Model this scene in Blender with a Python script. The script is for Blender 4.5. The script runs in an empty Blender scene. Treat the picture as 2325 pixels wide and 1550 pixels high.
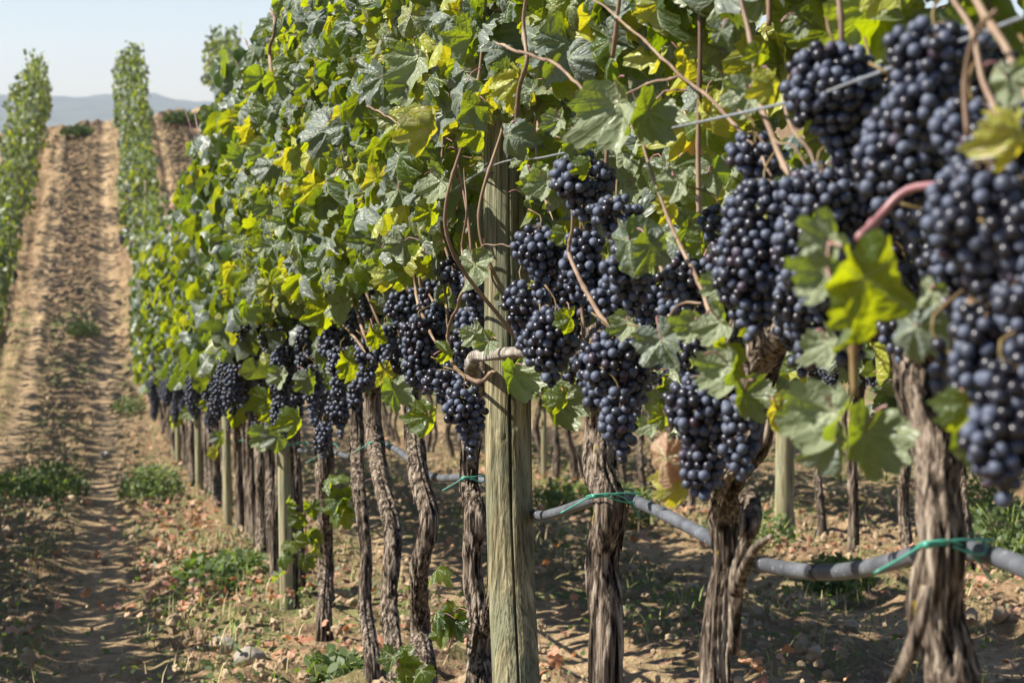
import bpy, math, random
import numpy as np
from mathutils import Vector, Matrix
rng = np.random.default_rng(11)
random.seed(5)
sc = bpy.context.scene
C = sc.collection
R = math.radians

# ------------------------------------------------------------------ camera, sky, sun
F, CX, CY = 5200.0, 1162.5, 775.0            # focal length and centre in photo pixels
XV, YH, YV = 245.0, 265.0, 880.0             # row vanishing column, horizon, vanishing height of the near slope
CAMH = 0.86
PIT = math.atan((CY - YH) / F)
AZ = math.atan((CX - XV) / math.hypot(CY - YH, F))
fh = np.array([math.sin(AZ), math.cos(AZ), 0.0])
RT = np.array([math.cos(AZ), -math.sin(AZ), 0.0])
UP0 = np.array([0, 0, 1.0])
FW = fh * math.cos(PIT) - UP0 * math.sin(PIT)
UPV = fh * math.sin(PIT) + UP0 * math.cos(PIT)
CAM = np.array([0, 0, CAMH])
cam = bpy.data.cameras.new('camera'); co = bpy.data.objects.new('camera', cam); C.objects.link(co)
co.matrix_world = Matrix(((RT[0], UPV[0], -FW[0], 0), (RT[1], UPV[1], -FW[1], 0), (RT[2], UPV[2], -FW[2], CAMH), (0, 0, 0, 1)))
cam.sensor_width = 36; cam.lens = 36 * F / 2325
cam.clip_start = 0.05; cam.clip_end = 12000
cam.dof.use_dof = True; cam.dof.focus_distance = 4.0; cam.dof.aperture_fstop = 13.0
sc.camera = co
SUN_AZ, SUN_EL = R(-90), R(42)
w = bpy.data.worlds.new('World'); sc.world = w; w.use_nodes = True
nt = w.node_tree; bg = nt.nodes['Background']
sky = nt.nodes.new('ShaderNodeTexSky'); sky.sky_type = 'NISHITA'; sky.sun_disc = False
sky.sun_elevation = SUN_EL; sky.sun_rotation = SUN_AZ; sky.dust_density = 0.4; sky.air_density = 1.0; sky.ozone_density = 2.5; sky.altitude = 600
tn_ = nt.nodes.new('ShaderNodeMix'); tn_.data_type = 'RGBA'; tn_.blend_type = 'MULTIPLY'; tn_.inputs[0].default_value = 1; tn_.inputs[7].default_value = (1.0, .97, 1.07, 1)
nt.links.new(sky.outputs[0], tn_.inputs[6]); nt.links.new(tn_.outputs[2], bg.inputs[0]); bg.inputs[1].default_value = 0.064
sl = bpy.data.lights.new('sun', 'SUN'); sl.energy = 5.0; sl.angle = R(0.5); sl.color = (1, 0.94, 0.84)
so = bpy.data.objects.new('sun', sl); C.objects.link(so)
sd = Vector((math.sin(SUN_AZ) * math.cos(SUN_EL), math.cos(SUN_AZ) * math.cos(SUN_EL), math.sin(SUN_EL)))
so.rotation_euler = sd.to_track_quat('Z', 'Y').to_euler(); so.location = (-4, 2, 6)
sc.view_settings.view_transform = 'Standard'; sc.view_settings.look = 'None'
sc.view_settings.exposure = 1.2; sc.view_settings.gamma = 1; sc.view_settings.use_curve_mapping = False
sc.cycles.use_denoising = True
sc.cycles.max_bounces = 8; sc.cycles.transparent_max_bounces = 8; sc.cycles.transmission_bounces = 4
sc.cycles.sample_clamp_indirect = 6

# ------------------------------------------------------------------ pixel <-> world helpers
def ray(px, py): return RT * (px - CX) - UPV * (py - CY) + FW * F
def P(px, py, lat=0.7):
    r = ray(px, py); return CAM + r * (lat / r[0])
def ppm(p): return F / float(np.dot(np.asarray(p) - CAM, FW))

# ------------------------------------------------------------------ noise
def _h(ix, iy, iz, s):
    n = (ix * 374761393 + iy * 668265263 + iz * 2147483647 + s * 1274126177) & 0xffffffff
    n = ((n ^ (n >> 13)) * 1274126177) & 0xffffffff
    n = ((n ^ (n >> 16)) * 2246822519) & 0xffffffff
    return ((n ^ (n >> 15)) & 0xffffff) / float(0xffffff)
def noise(x, y, z=0.0, s=0):
    x, y, z = np.broadcast_arrays(np.asarray(x, float), np.asarray(y, float), np.asarray(z, float))
    fx, fy, fz = np.floor(x), np.floor(y), np.floor(z)
    ix, iy, iz = fx.astype(np.int64), fy.astype(np.int64), fz.astype(np.int64)
    u, v, w_ = x - fx, y - fy, z - fz
    u = u * u * (3 - 2 * u); v = v * v * (3 - 2 * v); w_ = w_ * w_ * (3 - 2 * w_)
    r = 0
    for dx in (0, 1):
        for dy in (0, 1):
            for dz in (0, 1):
                r = r + _h(ix + dx, iy + dy, iz + dz, s) * (u if dx else 1 - u) * (v if dy else 1 - v) * (w_ if dz else 1 - w_)
    return r * 2 - 1
def fbm(x, y, z=0.0, o=3, s=0):
    r = 0; a = 1; t = 0
    for k in range(o):
        r = r + a * noise(np.asarray(x) * 2 ** k, np.asarray(y) * 2 ** k, np.asarray(z) * 2 ** k, s + k); t += a; a *= .5
    return r / t
def sst(x, a, b):
    t = np.clip((x - a) / (b - a), 0, 1); return t * t * (3 - 2 * t)

# ------------------------------------------------------------------ terrain
_ty = np.arange(-60, 2500, 0.25)
SL = (YV - YH) / math.hypot(F, 1040)
_tz = np.interp(_ty, [-60, 27, 33, 39, 50, 62, 70, 76, 84, 110, 160, 400, 2500], [60 * SL, -27 * SL, -3.45, -3.2, -1.9, -.35, .52, .82, .6, -2, -8, -25, -55])
_k = np.exp(-np.linspace(-2, 2, 17) ** 2); _k /= _k.sum()
_tz = np.convolve(np.pad(_tz, 8, mode='reflect', reflect_type='odd'), _k, 'valid')
def gh(x, y):
    x = np.asarray(x, float); y = np.asarray(y, float)
    return np.interp(y, _ty, _tz) + .13 * np.clip(x - .2, -14, 14) * sst(y, 34, 66) * (1 - sst(y, 80, 140))

# ------------------------------------------------------------------ mesh helpers
def mk(name, V, Fc, mats, parent=None, smooth=True, uv=None, tint=None, midx=None, loc=None, rot=None):
    """V (n,3); Fc (m,k) array or list of such arrays; uv per vertex; tint per vertex rgb"""
    me = bpy.data.meshes.new(name)
    if not isinstance(Fc, list): Fc = [Fc]
    V = np.asarray(V, np.float32)
    me.vertices.add(len(V)); me.vertices.foreach_set('co', V.ravel())
    loops = np.concatenate([f.ravel() for f in Fc]).astype(np.int32)
    tot = np.concatenate([np.full(len(f), f.shape[1]) for f in Fc]).astype(np.int32)
    st = np.concatenate([[0], np.cumsum(tot)[:-1]]).astype(np.int32)
    me.loops.add(len(loops)); me.loops.foreach_set('vertex_index', loops)
    me.polygons.add(len(tot)); me.polygons.foreach_set('loop_start', st); me.polygons.foreach_set('loop_total', tot)
    me.polygons.foreach_set('use_smooth', np.full(len(tot), smooth))
    if midx is not None: me.polygons.foreach_set('material_index', np.asarray(midx, np.int32))
    if uv is not None:
        l = me.uv_layers.new(name='UVMap'); l.data.foreach_set('uv', np.asarray(uv, np.float32)[loops].ravel())
    if tint is not None:
        a = me.attributes.new('tint', 'FLOAT_COLOR', 'POINT')
        a.data.foreach_set('color', np.hstack([np.asarray(tint, np.float32), np.ones((len(V), 1), np.float32)]).ravel())
    me.update(calc_edges=True)
    for m in (mats if isinstance(mats, (list, tuple)) else [mats]): me.materials.append(m)
    o = bpy.data.objects.new(name, me); C.objects.link(o)
    if parent is not None: o.parent = parent
    if loc is not None: o.location = loc
    if rot is not None: o.rotation_euler = rot
    return o
def tag(o, label=None, cat=None, group=None, kind=None):
    if label: o['label'] = label
    if cat: o['category'] = cat
    if group: o['group'] = group
    if kind: o['kind'] = kind
    return o
def empty(name, loc, rz=0):
    o = bpy.data.objects.new(name, None); C.objects.link(o); o.location = loc; o.rotation_euler = (0, 0, rz)
    o.empty_display_size = .05; return o
def dup(o, parent=None):
    c = o.copy(); C.objects.link(c); c.parent = parent
    for ch in list(o.children): dup(ch, c)
    return c
class Acc:
    def __init__(s): s.V = []; s.F = {}; s.uv = []; s.t = []; s.n = 0; s.order = []
    def add(s, V, Fs, uv=None, tint=(0, 0, 0), m=0):
        V = np.asarray(V, float)
        s.V.append(V)
        for f in (Fs if isinstance(Fs, list) else [Fs]): s.order.append((f + s.n, m))
        s.uv.append(np.zeros((len(V), 2)) if uv is None else uv)
        t = np.asarray(tint, float); s.t.append(np.tile(t, (len(V), 1)) if t.ndim == 1 else t)
        s.n += len(V)
    def build(s, name, mats, parent=None, smooth=True, off=None):
        V = np.vstack(s.V)
        if off is not None: V = V - np.asarray(off)
        mi = np.concatenate([np.full(len(f), m) for f, m in s.order])
        return mk(name, V, [f for f, m in s.order], mats, parent, smooth, np.vstack(s.uv), np.vstack(s.t), mi)
def resample(pts, n):
    pts = np.asarray(pts, float)
    if len(pts) < 3:
        t = np.linspace(0, 1, n)[:, None]; return pts[0] * (1 - t) + pts[-1] * t
    q = np.vstack([2 * pts[0] - pts[1], pts, 2 * pts[-1] - pts[-2]])
    out = []
    m = len(pts) - 1
    for s_ in np.linspace(0, m, n):
        i = min(int(s_), m - 1); t = s_ - i
        a, b, c, d = q[i], q[i + 1], q[i + 2], q[i + 3]
        out.append(.5 * ((2 * b) + (-a + c) * t + (2 * a - 5 * b + 4 * c - d) * t * t + (-a + 3 * b - 3 * c + d) * t ** 3))
    return np.array(out)
def tube(path, rad, segs=8, disp=None, cap=True):
    path = np.asarray(path, float); n = len(path); rad = np.broadcast_to(np.asarray(rad, float), (n,))
    T = np.gradient(path, axis=0); T /= np.linalg.norm(T, axis=1)[:, None] + 1e-12
    ref = np.array([0, 1, 0.]) if abs(T[0][1]) < .8 else np.array([1., 0, 0])
    N = np.zeros_like(path); a = ref - T[0] * ref.dot(T[0]); N[0] = a / np.linalg.norm(a)
    for i in range(1, n):
        a = N[i - 1] - T[i] * N[i - 1].dot(T[i]); N[i] = a / np.linalg.norm(a)
    B = np.cross(T, N)
    th = np.linspace(0, 2 * math.pi, segs, endpoint=False)
    r = rad[:, None] * np.ones(segs)
    if disp is not None: r = r * disp(th[None, :], np.arange(n)[:, None], path)
    V = path[:, None, :] + r[..., None] * (np.cos(th)[None, :, None] * N[:, None] + np.sin(th)[None, :, None] * B[:, None])
    V = V.reshape(-1, 3)
    i = np.arange(n - 1)[:, None] * segs; j = np.arange(segs)[None, :]; j2 = (j + 1) % segs
    Q = np.stack([i + j, i + j2, i + segs + j2, i + segs + j], -1).reshape(-1, 4)
    Fs = [Q]
    if cap:
        V = np.vstack([V, path[0], path[-1]])
        jj = np.arange(segs)
        Fs.append(np.stack([(jj + 1) % segs, jj, np.full(segs, n * segs)], -1))
        b = (n - 1) * segs
        Fs.append(np.stack([b + jj, b + (jj + 1) % segs, np.full(segs, n * segs + 1)], -1))
    return V, Fs
def rotm(n, t):
    """columns: side, tip, normal"""
    n = n / np.linalg.norm(n); t = t - n * t.dot(n); t /= np.linalg.norm(t) + 1e-9
    return np.stack([np.cross(t, n), t, n], 1)

# ------------------------------------------------------------------ materials
class NT:
    def __init__(s, name):
        s.m = bpy.data.materials.new(name); s.m.use_nodes = True; s.t = s.m.node_tree
        s.b = s.t.nodes['Principled BSDF']; s.o = s.t.nodes['Material Output']
    def n(s, typ, **k):
        x = s.t.nodes.new('ShaderNode' + typ)
        for a, b in k.items():
            if a.startswith('i_'):
                key = a[2:]; key = int(key) if key.isdigit() else key.replace('_', ' ')
                if isinstance(b, bpy.types.NodeSocket): s.t.links.new(b, x.inputs[key])
                else: x.inputs[key].default_value = b
            else: setattr(x, a, b)
        return x
    def L(s, a, b): s.t.links.new(a, b)
    def math(s, op, a, b=0.0, c=None):
        x = s.n('Math', operation=op)
        for i, v in enumerate((a, b) if c is None else (a, b, c)):
            if isinstance(v, bpy.types.NodeSocket): s.L(v, x.inputs[i])
            else: x.inputs[i].default_value = v
        return x.outputs[0]
    def mix(s, f, a, b, mode='MIX'):
        x = s.n('Mix', data_type='RGBA', blend_type=mode)
        for i, v in ((0, f), (6, a), (7, b)):
            if isinstance(v, bpy.types.NodeSocket): s.L(v, x.inputs[i])
            else: x.inputs[i].default_value = v if i == 0 else (*v, 1) if len(v) == 3 else v
        return x.outputs[2]
    def ramp(s, f, stops, interp='LINEAR'):
        x = s.n('ValToRGB'); s.L(f, x.inputs[0]); cr = x.color_ramp; cr.interpolation = interp
        while len(cr.elements) < len(stops): cr.elements.new(.5)
        for e, (p, c) in zip(cr.elements, stops):
            e.position = p; e.color = (*c, 1) if hasattr(c, '__len__') else (c, c, c, 1)
        return x.outputs[0]
    def noise(s, vec, scale, detail=4, rough=.55, dist=0):
        x = s.n('TexNoise'); x.inputs['Scale'].default_value = scale; x.inputs['Detail'].default_value = detail
        x.inputs['Roughness'].default_value = rough; x.inputs['Distortion'].default_value = dist
        if vec is not None: s.L(vec, x.inputs['Vector'])
        return x.outputs[0]
    def mapping(s, vec, scale):
        x = s.n('Mapping'); s.L(vec, x.inputs[0]); x.inputs['Scale'].default_value = scale; return x.outputs[0]
    def bump(s, h, st, dist=.01, nrm=None):
        x = s.n('Bump'); s.L(h, x.inputs['Height']); x.inputs['Strength'].default_value = st; x.inputs['Distance'].default_value = dist
        if nrm is not None: s.L(nrm, x.inputs['Normal'])
        return x.outputs[0]

def leaf_mat(name, far=False):
    tk = .8 if far else 1  # far leaves transmit less: the muting of distance haze put into their colour
    g = NT(name)
    tn = g.n('Attribute', attribute_name='tint').outputs['Color']
    sep = g.n('SeparateColor'); g.L(tn, sep.inputs[0]); rnd, yel, brn = sep.outputs[0], sep.outputs[1], sep.outputs[2]
    uv = g.n('UVMap').outputs[0]
    su = g.n('SeparateXYZ'); g.L(uv, su.inputs[0]); u, v = su.outputs[0], su.outputs[1]
    cb = g.n('CombineXYZ'); g.L(u, cb.inputs[0]); g.L(v, cb.inputs[1]); g.L(g.math('MULTIPLY', rnd, 37.0), cb.inputs[2]); vec = cb.outputs[0]
    n1 = g.noise(vec, 2.2, 3); n2 = g.noise(vec, 7, 4)
    r2 = g.math('FRACT', g.math('MULTIPLY', rnd, 7.31))
    top = g.mix(rnd, (.013, .031, .007), (.035, .070, .014))
    dust_sheen = g.ramp(g.math('ADD', g.math('MULTIPLY', r2, .8), g.math('MULTIPLY', n1, .35)), [(.35, 0), (.75, 1)])  # spray residue plus silvery sky sheen, both painted into the leaf-top colour
    top = g.mix(g.math('MULTIPLY', dust_sheen, .80), top, (.215, .250, .225))
    und = g.mix(rnd, (.29, .325, .215), (.085, .12, .045))
    bf = g.n('NewGeometry').outputs['Backfacing']
    col = g.mix(bf, top, und)
    ye = g.ramp(g.math('ADD', g.math('MULTIPLY', yel, .8 if far else 1.3), g.math('SUBTRACT', g.math('MULTIPLY', n1, .9), .62)), [(.25, 0), (.6, 1)])
    col = g.mix(ye, col, (.33, .35, .05))
    tr = g.mix(rnd, (.32 * tk, .46 * tk, .003), (.60 * tk, .66 * tk, .006))
    tr = g.mix(g.math('MULTIPLY', dust_sheen, .62), tr, (.05, .085, .004))
    tr = g.mix(ye, tr, (.72, .64, .02))
    be = g.ramp(g.math('ADD', g.math('MULTIPLY', brn, 1.25), g.math('SUBTRACT', g.math('MULTIPLY', n2, .8), .55)), [(.3, 0), (.5, 1)])
    col = g.mix(be, col, (.38, .245, .16)); tr = g.mix(be, tr, (.62, .34, .10))
    hgt = g.noise(vec, 3.6, 2, .5)
    if not far:
        # main veins as rays from the petiole, side veins as slanted stripes
        vm = None
        for a in (0, 52, -52, 108, -108):
            dx, dy = math.sin(R(a)), math.cos(R(a))
            al = g.math('ADD', g.math('MULTIPLY', u, dx), g.math('MULTIPLY', v, dy))
            cr = g.math('ABSOLUTE', g.math('SUBTRACT', g.math('MULTIPLY', u, dy), g.math('MULTIPLY', v, dx)))
            wd = g.math('SUBTRACT', 0.030, g.math('MULTIPLY', al, .018))
            k = g.math('MULTIPLY', g.math('GREATER_THAN', al, 0.0), g.math('SMOOTH_MIN', 1.0, g.math('MAXIMUM', 0.0, g.math('SUBTRACT', 1.35, g.math('DIVIDE', cr, wd))), .1))
            ph = g.math('FRACT', g.math('MULTIPLY', g.math('SUBTRACT', al, g.math('MULTIPLY', cr, .95)), 5.2))
            near = g.math('LESS_THAN', cr, g.math('MULTIPLY', al, .42))
            side = g.math('MULTIPLY', g.math('MULTIPLY', g.math('LESS_THAN', g.math('ABSOLUTE', g.math('SUBTRACT', ph, .5)), .055), near), .55)
            k = g.math('MAXIMUM', k, side)
            vm = k if vm is None else g.math('MAXIMUM', vm, k)
        col = g.mix(g.math('MULTIPLY', vm, .65), col, (.36, .40, .20))
        tr = g.mix(g.math('MULTIPLY', vm, .45), tr, (.16, .24, .01))
        vo = g.n('TexVoronoi', feature='DISTANCE_TO_EDGE'); g.L(vec, vo.inputs['Vector']); vo.inputs['Scale'].default_value = 5.5
        hgt = g.math('ADD', g.math('MULTIPLY', hgt, 1.2), g.math('SUBTRACT', g.math('MULTIPLY', g.math('MINIMUM', vo.outputs['Distance'], .2), 1.6), g.math('MULTIPLY', vm, .35)))
    nm = g.bump(hgt, .42 if not far else .4, .007)
    g.L(col, g.b.inputs['Base Color']); g.b.inputs['Roughness'].default_value = .44; g.L(nm, g.b.inputs['Normal'])
    g.b.inputs['Specular IOR Level'].default_value = .56
    t = g.n('BsdfTranslucent'); g.L(tr, t.inputs[0]); g.L(nm, t.inputs['Normal'])
    mx = g.n('MixShader'); mx.inputs[0].default_value = .40; g.L(g.b.outputs[0], mx.inputs[1]); g.L(t.outputs[0], mx.inputs[2])
    g.L(mx.outputs[0], g.o.inputs[0]); return g.m
M_LEAF = leaf_mat('vine_leaf'); M_LEAF_FAR = leaf_mat('vine_leaf_far', True)

def berry_mat():
    g = NT('berry_skin')
    tn = g.n('Attribute', attribute_name='tint').outputs['Color']
    sep = g.n('SeparateColor'); g.L(tn, sep.inputs[0]); rnd = sep.outputs[0]
    oc = g.n('TexCoord').outputs['Object']
    n1 = g.noise(oc, 85, 4, .6); n2 = g.noise(oc, 420, 3)
    bl = g.math('ADD', g.math('MULTIPLY', rnd, .75), g.math('SUBTRACT', n1, .45))
    bl = g.ramp(bl, [(.18, 0), (.62, 1)])
    col = g.mix(bl, (.007, .0065, .012), (.068, .084, .130))
    col = g.mix(sep.outputs[1], col, (.055, .028, .045))
    col = g.mix(g.math('MULTIPLY', n2, .25), col, (.03, .03, .04))
    g.L(col, g.b.inputs['Base Color'])
    g.L(g.math('ADD', .33, g.math('MULTIPLY', bl, .30)), g.b.inputs['Roughness'])
    g.b.inputs['Specular IOR Level'].default_value = .5
    return g.m
M_BERRY = berry_mat()
def simple(name, cols, scale, rough=.8, bump=.3, bd=.003, stretch=None, detail=5, spec=.3):
    g = NT(name); oc = g.n('TexCoord').outputs['Object']
    v = g.mapping(oc, stretch) if stretch else oc
    n = g.noise(v, scale, detail)
    k = len(cols)
    g.L(g.ramp(n, [(.3 + .4 * i / max(1, k - 1), c) for i, c in enumerate(cols)]), g.b.inputs['Base Color'])
    g.b.inputs['Roughness'].default_value = rough; g.b.inputs['Specular IOR Level'].default_value = spec
    if bump: g.L(g.bump(n, bump, bd), g.b.inputs['Normal'])
    return g.m
M_CANE = simple('cane_bark', [(.095, .058, .038), (.205, .135, .088), (.32, .24, .165)], 14, .55, .4, .002, (1, 1, .35), 5, .4)
M_STEM = simple('green_stem', [(.16, .13, .045), (.17, .09, .05)], 22, .5, .2, .001)
M_PETIOLE = simple('petiole_skin', [(.20, .08, .095), (.33, .18, .15)], 9, .45, .1, .001, spec=.5)
M_WIRE = simple('galvanised_wire', [(.25, .27, .29), (.42, .44, .46)], 60, .38, .1, .0005); M_WIRE.node_tree.nodes['Principled BSDF'].inputs['Metallic'].default_value = .6
M_TIE = simple('green_tie_plastic', [(.04, .22, .15), (.08, .34, .25)], 40, .35, .1, .0005, spec=.5)
M_IRON = simple('dark_iron', [(.03, .03, .035), (.08, .07, .07)], 60, .5, .3, .0005)
M_HOSE_BAND = simple('black_band', [(.012, .013, .016), (.03, .03, .035)], 60, .4, .1, .0005)
M_CLOD = simple('clod_soil', [(.15, .105, .065), (.31, .23, .145), (.42, .33, .215)], 6, .95, .8, .01, None, 6, .1)
M_STONE = simple('stone', [(.20, .17, .14), (.36, .32, .26)], 12, .85, .6, .006)
M_GRASS = simple('grass_blade', [(.10, .17, .03), (.24, .30, .07), (.42, .36, .17)], 3, .6, 0, .001)
M_STRAW = simple('dry_straw', [(.30, .22, .11), (.52, .42, .25)], 6, .7, 0, .001)
def thin_mat(name, c1, c2, trc, f=.4, sc_=6):
    g = NT(name); tn = g.n('Attribute', attribute_name='tint').outputs['Color']
    sep = g.n('SeparateColor'); g.L(tn, sep.inputs[0])
    oc = g.n('TexCoord').outputs['Object']
    n = g.noise(oc, sc_, 3)
    c = g.mix(sep.outputs[0], c1, c2); c = g.mix(g.math('MULTIPLY', n, .5), c, tuple(x * .5 for x in c1))
    g.L(c, g.b.inputs['Base Color']); g.b.inputs['Roughness'].default_value = .55
    t = g.n('BsdfTranslucent'); t.inputs[0].default_value = (*trc, 1)
    mx = g.n('MixShader'); mx.inputs[0].default_value = f; g.L(g.b.outputs[0], mx.inputs[1]); g.L(t.outputs[0], mx.inputs[2])
    g.L(mx.outputs[0], g.o.inputs[0]); return g.m
M_WEED = thin_mat('weed_leaf', (.055, .095, .03), (.15, .20, .075), (.20, .30, .03))
M_DEAD = thin_mat('fallen_leaf', (.42, .19, .11), (.55, .36, .22), (.55, .22, .06), .25)

def bark_mat():
    g = NT('vine_bark'); oc = g.n('TexCoord').outputs['Object']
    v = g.mapping(oc, (105, 105, 7.5)); wob = g.noise(oc, 9, 2)
    n = g.n('TexNoise'); g.L(v, n.inputs['Vector']); n.inputs['Scale'].default_value = 1; n.inputs['Detail'].default_value = 6; n.inputs['Roughness'].default_value = .62; n.inputs['Distortion'].default_value = .35
    n = n.outputs[0]
    v2 = g.mapping(oc, (210, 210, 9)); n2 = g.noise(v2, 1, 3)
    k = g.math('ADD', g.math('MULTIPLY', n, .75), g.math('MULTIPLY', n2, .3))
    col = g.ramp(k, [(.43, (.005, .004, .003)), (.50, (.060, .045, .033)), (.56, (.17, .132, .10)), (.66, (.36, .305, .24))])  # near-black low end paints shade into the crevices
    at = g.n('Attribute', attribute_name='tint').outputs['Color']; sp = g.n('SeparateColor'); g.L(at, sp.inputs[0])
    col = g.mix(sp.outputs[0], col, g.mix(.45, col, (.008, .006, .005)))
    lich = g.ramp(g.noise(oc, 24, 3), [(.70, 0), (.74, 1)])
    col = g.mix(g.math('MULTIPLY', lich, .5), col, (.36, .27, .04))
    g.L(col, g.b.inputs['Base Color']); g.b.inputs['Roughness'].default_value = .9; g.b.inputs['Specular IOR Level'].default_value = .15
    g.L(g.bump(k, 1.0, .009), g.b.inputs['Normal']); return g.m
M_BARK = bark_mat()
def post_mat(name, c, bumpd=.004):
    g = NT(name); oc = g.n('TexCoord').outputs['Object']
    v = g.mapping(oc, (60, 60, 3.2)); n = g.noise(v, 1, 5, .6, .6)
    v2 = g.mapping(oc, (260, 260, 8)); n2 = g.noise(v2, 1, 4, .6)
    n3 = g.noise(g.mapping(oc, (16, 16, 5)), 1, 3)
    col = g.ramp(n, [(.38, c[0]), (.5, c[1]), (.62, c[2])])
    col = g.mix(g.ramp(n3, [(.46, 0), (.6, .8)]), col, c[3])
    fine = g.ramp(n2, [(.36, 0), (.50, 1)])
    col = g.mix(g.math('MULTIPLY', g.math('SUBTRACT', 1.0, fine), .7), col, tuple(x * .3 for x in c[0]))
    g.L(col, g.b.inputs['Base Color']); g.b.inputs['Roughness'].default_value = .85; g.b.inputs['Specular IOR Level'].default_value = .2
    g.L(g.bump(g.math('ADD', n, g.math('MULTIPLY', n2, .6)), .9, bumpd), g.b.inputs['Normal']); return g.m
M_POST = post_mat('weathered_post_wood', [(.075, .064, .034), (.21, .18, .10), (.37, .32, .19), (.16, .172, .11)], .007)
M_STAKE = post_mat('pale_stake_wood', [(.17, .15, .085), (.29, .26, .155), (.38, .35, .22), (.25, .26, .17)], .002)
def hose_mat():
    g = NT('grey_hose_plastic'); oc = g.n('TexCoord').outputs['Object']
    n = g.noise(oc, 18, 4); n2 = g.noise(g.mapping(oc, (120, 120, 120)), 1, 4)
    col = g.ramp(n, [(.35, (.055, .060, .070)), (.65, (.115, .124, .140))])
    col = g.mix(g.ramp(n2, [(.62, 0), (.72, .7)]), col, (.34, .34, .33))
    g.L(col, g.b.inputs['Base Color']); g.b.inputs['Roughness'].default_value = .5; g.L(g.bump(n2, .25, .001), g.b.inputs['Normal']); return g.m
M_HOSE = hose_mat()
def soil_mat():
    g = NT('vineyard_soil'); geo = g.n('NewGeometry').outputs['Position']
    at = g.n('Attribute', attribute_name='tint').outputs['Color']; sp = g.n('SeparateColor'); g.L(at, sp.inputs[0])
    trk, veg = sp.outputs[0], sp.outputs[1]
    n = g.noise(geo, 2.1, 6, .62); n2 = g.noise(geo, 16, 6, .65); n3 = g.noise(geo, 75, 4, .6)
    k = g.math('ADD', g.math('MULTIPLY', n, .45), g.math('MULTIPLY', n2, .55))
    col = g.ramp(k, [(.32, (.075, .046, .026)), (.5, (.225, .143, .080)), (.68, (.41, .285, .165))])
    col = g.mix(trk, col, g.ramp(n2, [(.3, (.23, .155, .085)), (.7, (.50, .36, .205))]))
    col = g.mix(g.math('MULTIPLY', g.ramp(n3, [(.55, 0), (.62, 1)]), .4), col, (.50, .42, .30))
    v2 = g.math('MULTIPLY', veg, g.ramp(g.noise(geo, 5, 6, .7), [(.47, 0), (.56, 1)]))
    col = g.mix(v2, col, g.ramp(n3, [(.3, (.06, .09, .03)), (.7, (.20, .24, .08))]))
    g.L(col, g.b.inputs['Base Color']); g.b.inputs['Roughness'].default_value = .95; g.b.inputs['Specular IOR Level'].default_value = .1
    g.L(g.bump(n2, .9, .05, g.bump(n3, .7, .012)), g.b.inputs['Normal']); return g.m
M_SOIL = soil_mat()

# ------------------------------------------------------------------ ground
def ax(segs):
    out = []
    for a, b, s in segs: out.append(np.arange(a, b, s))
    return np.concatenate(out + [[segs[-1][1]]])
def track(x):
    m = np.mod(x - .7, 2.8)       # 0 at a row
    return np.exp(-((m - .78) / .2) ** 2) + np.exp(-((m - 2.02) / .2) ** 2)
def ground():
    xs = ax([(-900, -60, 60), (-60, -14, 2), (-14, -3, .25), (-3, 5, .03), (5, 12, .1), (12, 20, .5), (20, 60, 2), (60, 900, 60)])
    ys = ax([(-40, 2, 1), (2, 4, .1), (4, 12, .03), (12, 25, .07), (25, 80, .18), (80, 120, 2), (120, 420, 20), (420, 2420, 200)])
    X, Y = np.meshgrid(xs, ys); Z = gh(X, Y)
    tr = np.clip(track(X), 0, 1); near = (Y < 90)
    m = np.mod(X - .7 + 1.4, 2.8) - 1.4          # distance to row
    ber = np.exp(-(m / .35) ** 2) * .025
    cl = np.abs(fbm(X * 3.2, Y * 3.2, 0, 4, 3)) * .13 + fbm(X * 11, Y * 11, 0, 3, 8) * .03
    tre = (.5 + .5 * np.sin(Y * 2 * math.pi / .21 + 1.2 * fbm(X * 3, Y, 0, 2, 5) + 3 * X)) * .034 * np.clip(.45 + .9 * fbm(X * 1.5, Y * 1.1, 0, 2, 6), 0, 1) + .012 * fbm(X * 9, Y * 9, 0, 3, 44)
    Z = Z + near * ((1 - .85 * tr) * cl + tr * (tre - .02) + ber + .03 * fbm(X * .8, Y * .8, 0, 2, 9)) - .06 * near
    Z = Z + sst(Y, 28, 45) * near * (.07 * noise(X * 5.5, Y * .12, 0, 31) + .05 * np.abs(fbm(X * 2.5, Y * 1.2, 0, 3, 37)))
    veg = np.clip(.55 + .8 * fbm(X * .7, Y * .45, 0, 3, 21), 0, 1) * (1 - tr)
    veg = np.where(Y > 45, veg * .35, veg)
    tint = np.stack([tr, veg, 0 * tr], -1).reshape(-1, 3)
    n, mm = X.shape; i = np.arange(n - 1)[:, None] * mm; j = np.arange(mm - 1)[None, :]
    Q = np.stack([i + j, i + j + 1, i + mm + j + 1, i + mm + j], -1).reshape(-1, 4)
    o = mk('ground', np.stack([X, Y, Z], -1).reshape(-1, 3), Q, M_SOIL, tint=tint)
    tag(o, 'tan clodded vineyard soil with smooth tractor tracks between the rows', 'ground', kind='structure')
ground()
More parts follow.
